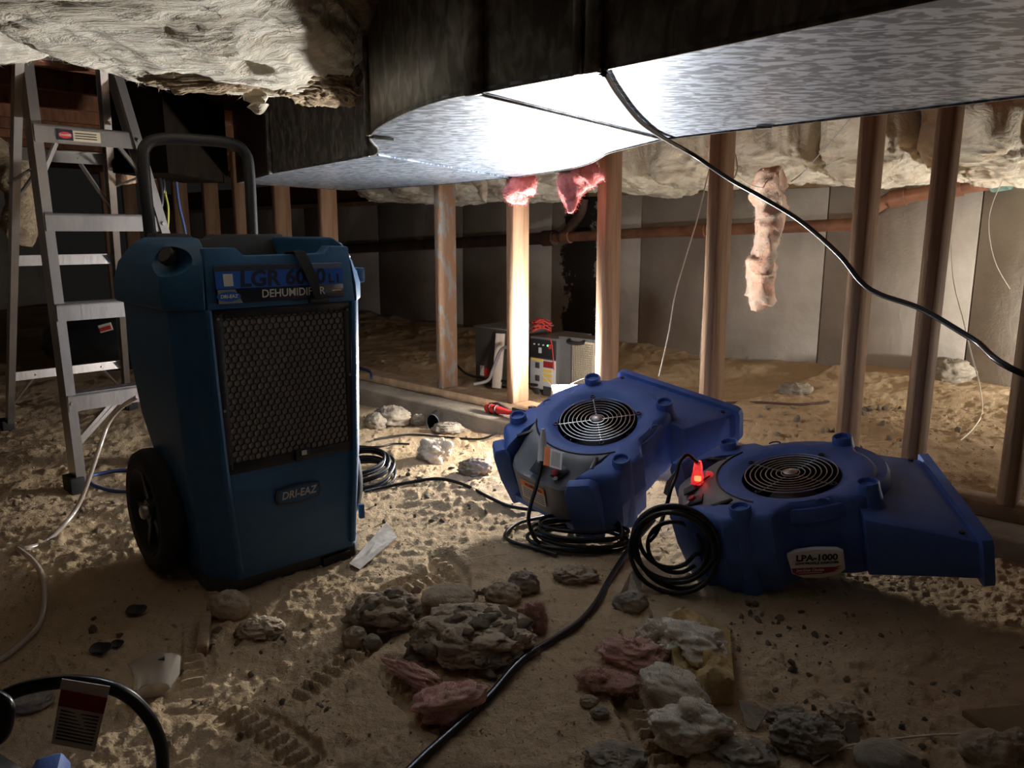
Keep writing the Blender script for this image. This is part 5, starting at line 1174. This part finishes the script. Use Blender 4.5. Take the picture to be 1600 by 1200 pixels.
lump('rock', 920, 1100, 13, 8, 'clod', 'small rounded clod below the dark red tuft', 'dirt clod', 49, 0.2); lump('rock', 937, 1117, 13, 8, 'stone', 'pale pebble below the dark red tuft', 'stone', 50, 0.2)
# many alike clods in the heap
cm = [blob_mesh('dirt_clod', (1, 0.85, 0.75), amp=0.30, freq=1.5, seed=100 + i, nu=24, nv=16, kind='fbm', octv=3) for i in range(6)]
for me in cm: me.materials.append(MATS['clod'])
sm_ = [m.copy() for m in cm[:3]]
for me in sm_: me.materials.clear(); me.materials.append(MATS['stone'])
rg = random.Random(11)
def scatter(n, cx, cy, sx, sy, r0, r1, meshes, name, label, cat, group, lift=0.0):
    for i in range(n):
        u, v = cx + rg.gauss(0, sx), cy + rg.gauss(0, sy)
        v = min(max(v, 640), 1230)
        r_ = px2m(u, v, rg.uniform(r0, r1)); p = G(u, v)
        o = bpy.data.objects.new(name, rg.choice(meshes)); COL.objects.link(o)
        o.location = (p.x, p.y, p.z + r_ * 0.35 + lift * rg.random()); o.rotation_euler = (rg.uniform(0, 6), rg.uniform(0, 6), rg.uniform(0, 6)); o.scale = (r_, r_ * rg.uniform(.7, 1), r_ * rg.uniform(.6, .9))
        tag(o, label, cat, group)
def heap(n, cx, cy, wx, hz, r0, r1, where):
    cw, ch = px2m(cx, cy, wx), px2m(cx, cy, hz); c = G(cx, cy); dep = cw * 0.8
    for i in range(n):
        a, q = rg.uniform(0, 2 * math.pi), math.sqrt(rg.random()) * 1.12
        x, y = c.x + cw * q * math.cos(a), c.y + dep * q * math.sin(a)
        h = ch * 1.62 * math.sqrt(max(0, 1 - (q / 1.05) ** 2)); r_ = px2m(cx, cy, rg.uniform(r0, r1))
        o = bpy.data.objects.new('dirt_clod', rg.choice(cm)); COL.objects.link(o); o.location = (x, y, gz(x, y) + h * rg.uniform(.85, 1) + r_ * 0.25)
        o.rotation_euler = (rg.uniform(-.5, .5), rg.uniform(-.5, .5), rg.uniform(0, 6)); o.scale = (r_ * rg.uniform(1, 1.7), r_, r_ * rg.uniform(.6, .9))
        tag(o, 'small brown clod lying on ' + where, 'dirt clod', 'small clods on ' + where)
heap(130, 742, 1012, 94, 30, 5, 13, 'the biggest clod of the heap at the centre front')
heap(60, 603, 972, 52, 27, 5, 12, 'the second clod, left part of the heap')
scatter(24, 720, 945, 60, 10, 4, 10, cm, 'dirt_clod', 'small brown clod on the dirt behind the heap', 'dirt clod', 'clods behind the heap')
scatter(18, 410, 995, 30, 14, 4, 10, cm, 'dirt_clod', 'small clod near the wood stick', 'dirt clod', 'clods by the stick')
scatter(40, 690, 760, 70, 35, 2, 5.5, sm_, 'pebble', 'small pale pebble on the bright dirt', 'pebble', 'pebbles on the bright dirt')
scatter(50, 1330, 1120, 120, 50, 3, 8, cm + sm_, 'pebble', 'small stone in the shaded dirt at the lower right', 'pebble', 'stones at the lower right')
scatter(40, 1200, 990, 90, 30, 3, 8, cm + sm_[:1], 'pebble', 'small stone in the shadow of the flat air mover', 'pebble', 'stones by the flat air mover')
scatter(40, 300, 1080, 140, 50, 3, 8, cm, 'dirt_clod', 'small clod on the dark dirt at the lower left', 'dirt clod', 'clods at the lower left')
scatter(26, 120, 780, 60, 50, 3, 7, cm + sm_[:1], 'dirt_clod', 'small clod on the dirt under the ladder', 'dirt clod', 'clods under the ladder')
scatter(30, 1350, 660, 110, 25, 3, 8, cm + sm_, 'dirt_clod', 'small clod on the lit dirt behind the studs', 'dirt clod', 'clods behind the studs')
# crumbs: too fine to count
cr_ = MB()
for i in range(7000):
    u, v = rg.uniform(-60, 1660), 640 + 580 * rg.random() ** 0.8
    p = PZ(u, v, 0); r_ = px2m(u, v, rg.choice((0.8, 1.0, 1.3, 1.7, 2.4, 3.4))); z = gz(p.x, p.y) + 0.003
    c = [Vector((rg.uniform(-1, 1), rg.uniform(-1, 1), rg.uniform(-1, 1))).normalized() * r_ + Vector((p.x, p.y, z + r_ * .4)) for _ in range(4)]
    b = len(cr_.v); cr_.v += [tuple(q) for q in c]; cr_.f += [(b, b + 1, b + 2), (b, b + 2, b + 3), (b, b + 3, b + 1), (b + 1, b + 3, b + 2)]
tag(cr_.build('crumbs', 'clod'), 'fine crumbs of earth scattered over the dirt floor', 'crumbs', kind='stuff')
# glass wool on the ground
def wool(name, u, v, wx, hz, m, label, seed, amp=0.35, freq=1.6, rot=0, dy=None, tilt=(0, 0), sink=0.35, nu=90, nv=60):
    o = lump(name, u, v, wx, hz, m, label, 'insulation', seed, amp, freq, dy, rot, sink, None, False, nu, nv, 3, 0.0, 0.12); fibres(o, 2600, px2m(u, v, 13), 0.00020, m, seed, 0.45); o.rotation_euler = (tilt[0], tilt[1], rot); return o
wool('wool_scrap', 682, 718, 27, 18, 'wool_white', 'white fluff of insulation on the bright dirt left of the air movers', 61, 0.4)
wool('wool_scrap', 833, 985, 22, 26, 'wool_pink', 'rounded pink tuft at the right end of the clod heap', 62, 0.3)
wool('wool_scrap', 648, 1062, 15, 13, 'wool_pink', 'thin dusty pink twist below the clod heap', 63, 0.4, rot=0.9, dy=0.06)
wool('wool_scrap', 700, 1108, 54, 22, 'wool_pink', 'long dusty pink roll left of the front cord', 64, 0.3, rot=0.5, dy=0.035)
wool('wool_scrap', 985, 1035, 48, 22, 'wool_pink', 'pink tuft against the white wool', 65, 0.4, rot=-0.3)
wool('wool_scrap', 958, 1075, 34, 13, 'wool_pink', 'dusty pink strip in front of the pink tuft', 66, 0.3, rot=-.2)
wool('wool_scrap', 928, 1075, 22, 17, 'wool_pink', 'small dark red tuft alone on the dirt', 67, 0.35)
wool('wool_scrap', 832, 1026, 11, 6, 'wool_pink', 'tiny pink flake by the front cord', 68, 0.3)
yb = [G(1040, 985), G(1140, 995), G(1145, 1100), G(1060, 1110)]
yl = MB(); gN = 44; vs = []
for i in range(gN):
    for j in range(gN):
        a, b = i / (gN - 1), j / (gN - 1); p = yb[0].lerp(yb[1], a).lerp(yb[3].lerp(yb[2], a), b); vs.append([p.x, p.y, p.z])
vs = np.array(vs); nzv = fbm(vs * 30, 4, 7)
topv = vs.copy(); topv[:, 2] += 0.036 + 0.020 * nzv + 0.003 * fbm(vs * 110, 3, 9) + 0.010 * np.sin(vs[:, 0] * 60 + 2 * nzv)
botv = vs.copy(); botv[:, 2] -= 0.01
yl.v = [tuple(q) for q in topv] + [tuple(q) for q in botv]; nb = gN * gN
for i in range(gN - 1):
    for j in range(gN - 1):
        a = i * gN + j; yl.f.append((a, a + 1, a + gN + 1, a + gN)); yl.f.append((nb + a, nb + a + gN, nb + a + gN + 1, nb + a + 1))
for i in range(gN - 1):
    for (a, b) in ((i, i + 1), ((gN - 1) * gN + i, (gN - 1) * gN + i + 1), (i * gN, (i + 1) * gN), (i * gN + gN - 1, (i + 1) * gN + gN - 1)): yl.f.append((a, b, nb + b, nb + a))
tag(yl.build('wool_scrap', 'wool_yellow', smooth=60), 'flat yellow slab of insulation under the white wool', 'insulation')
wool('wool_scrap', 1025, 1010, 28, 26, 'wool_white', 'white wool lobe at the back left of the yellow slab', 71, 0.3, 1.4)
wool('wool_scrap', 1080, 1032, 58, 24, 'wool_white', 'white wool draped over the yellow slab', 72, 0.4, 1.6, rot=-0.5, sink=-0.2)
wool('wool_scrap', 1050, 1090, 52, 22, 'wool_white', 'white wool arm reaching back from the bottom clump', 73, 0.3, 1.4, rot=-0.9, dy=0.04, sink=0.1)
wool('wool_scrap', 1080, 1148, 64, 30, 'wool_white', 'biggest white wool clump, at the bottom of the scraps', 74, 0.35, 1.5, rot=-0.2, nu=120, nv=80)
# small litter
def shard(name, pts, m, label, cat, t=0.003, up=0.004, curl=0.0):
    P = [G(u, v, up + (dz if False else 0)) + Vector((0, 0, dz)) for u, v, dz in pts]
    return tag(MB().loft([[p for p in P], [p + Vector((0, 0, t)) for p in P]]).build(name, m), label, cat)
shard('metal_strip', [(546, 887, .004), (562, 893, 0), (621, 846, .006), (604, 833, .022)], 'scrap_metal', 'bent pale metal strip on the dirt by the dehumidifier corner', 'scrap', 0.002)
shard('shard', [(1152, 1117, 0.02), (1200, 1128, 0.014), (1180, 1148, 0.0), (1166, 1142, 0.0)], 'stone', 'thin grey triangular shard right of the white wool', 'shard', 0.003)
shard('plywood_scrap', [(1500, 1141, 0.02), (1640, 1138, 0.03), (1660, 1180, 0.0), (1575, 1172, 0.0)], 'plywood', 'scrap of plywood at the right edge of the dirt', 'scrap', 0.01)
shard('shell_shard', [(1004, 905, 0.02), (985, 920, 0.03), (965, 955, 0.02), (975, 962, 0.0), (1000, 945, 0.01)], 'stone', 'broken pale chip standing under the cable loops', 'shard', 0.004)
sk = thing('wood_stick', 'short split stick of wood on the dirt in front of the dehumidifier', 'stick', G(322, 1000))
MB().bar(G(317, 1025, 0.012) - sk.location, G(324, 972, 0.014) - sk.location, 0.020, 0.020).build('stick_body', 'stick', sk, bevel=0.003)
MB().bar(G(316.5, 1026, 0.012) - sk.location, G(317, 1024.5, 0.012) - sk.location, 0.017, 0.017).build('sawn_end', 'lumber_end', sk)
# black rubber boot lying at the curb
rb = thing('rubber_boot', 'open black rubber boot lying at the foot of the curb', 'rubber boot', G(678, 668, 0.03), Matrix.Rotation(R(-8), 3, 'Z'))
Mx = Matrix.Rotation(R(105), 4, 'X') @ Matrix.Diagonal((0.75, 1.1, 1, 1))
MB().lathe([(0.018, -0.05), (0.026, -0.02), (0.034, 0.02), (0.036, 0.022), (0.031, 0.021), (0.024, -0.01), (0.0, -0.03)], 28, Mx, True).build('cuff', 'black_plastic', rb, smooth=40)
MB().torus((0, 0, 0), 0.034, 0.003, Mx.to_3x3(), 28).build('rim', 'charcoal', rb, smooth=60).location = Mx @ Vector((0, 0, 0.021))
# crushed clear cup and dark shells on the left
cu = thing('plastic_cup', 'crushed clear plastic cup lying on the dark dirt', 'cup', G(240, 1098, 0.0), Matrix.Rotation(R(20), 3, 'Z'))
cb_ = MB().lathe([(0.030, 0.0), (0.036, 0.030), (0.042, 0.062), (0.044, 0.064), (0.040, 0.062), (0.034, 0.030), (0.028, 0.003), (0.0, 0.003)], 26, Matrix.Translation((0, 0, 0.022)) @ Matrix.Rotation(R(-62), 4, 'X') @ Matrix.Diagonal((1, 0.75, 1, 1)), True); v = np.array(cb_.v); v[:, 2] *= 0.85; v += 0.012 * np.stack([fbm(v * 30, 2, 1), fbm(v * 30, 2, 2), 0.6 * fbm(v * 30, 2, 3)], -1); cb_.v = [tuple(q) for q in v]
cb_.build('cup_wall', 'clear_plastic', cu, smooth=30)
MB().box((0.010, 0.030, 0.062), (0.020, 0.008, 0.004)).build('print_patch', 'black_plastic', cu)
for (u, v, s, lb) in ((160, 1020, 17, 'cupped dark shell fragment on the dirt at the left'), (185, 1012, 11, 'thin dark rind leaning on the shell fragment'), (215, 960, 16, 'dark leaf-like scrap under the dehumidifier shadow')):
    w = px2m(u, v, s); b = MB().lathe([(0.0, 0.0), (w * .6, w * .12), (w, w * .55), (w * .95, w * .60), (w * .5, w * .2), (0, w * .08)], 16)
    vv = np.array(b.v); vv[:, 1] *= 0.7; vv += w * 0.25 * np.stack([fbm(vv * 60, 2, 4), fbm(vv * 60, 2, 5), fbm(vv * 60, 2, 6)], -1); b.v = [tuple(q) for q in vv]
    tag(b.build('shell_scrap', 'charcoal', smooth=50, matrix=Matrix.Translation(G(u, v, 0.004)) @ Matrix.Rotation(R(25), 4, 'X')), lb, 'scrap')
sc_ = thing('white_flower_cap', 'small scalloped pale cap among the rocks at the bottom right', 'cap', G(1330, 1156, 0.012), Matrix.Rotation(R(55), 3, 'X'))
MB().poly([((0.014 + 0.0025 * math.cos(6 * a)) * math.cos(a), (0.014 + 0.0025 * math.cos(6 * a)) * math.sin(a)) for a in np.linspace(0, 2 * math.pi, 36, endpoint=False)], -0.002, 0.003).build('cap_disc', 'stone', sc_, bevel=0.001)
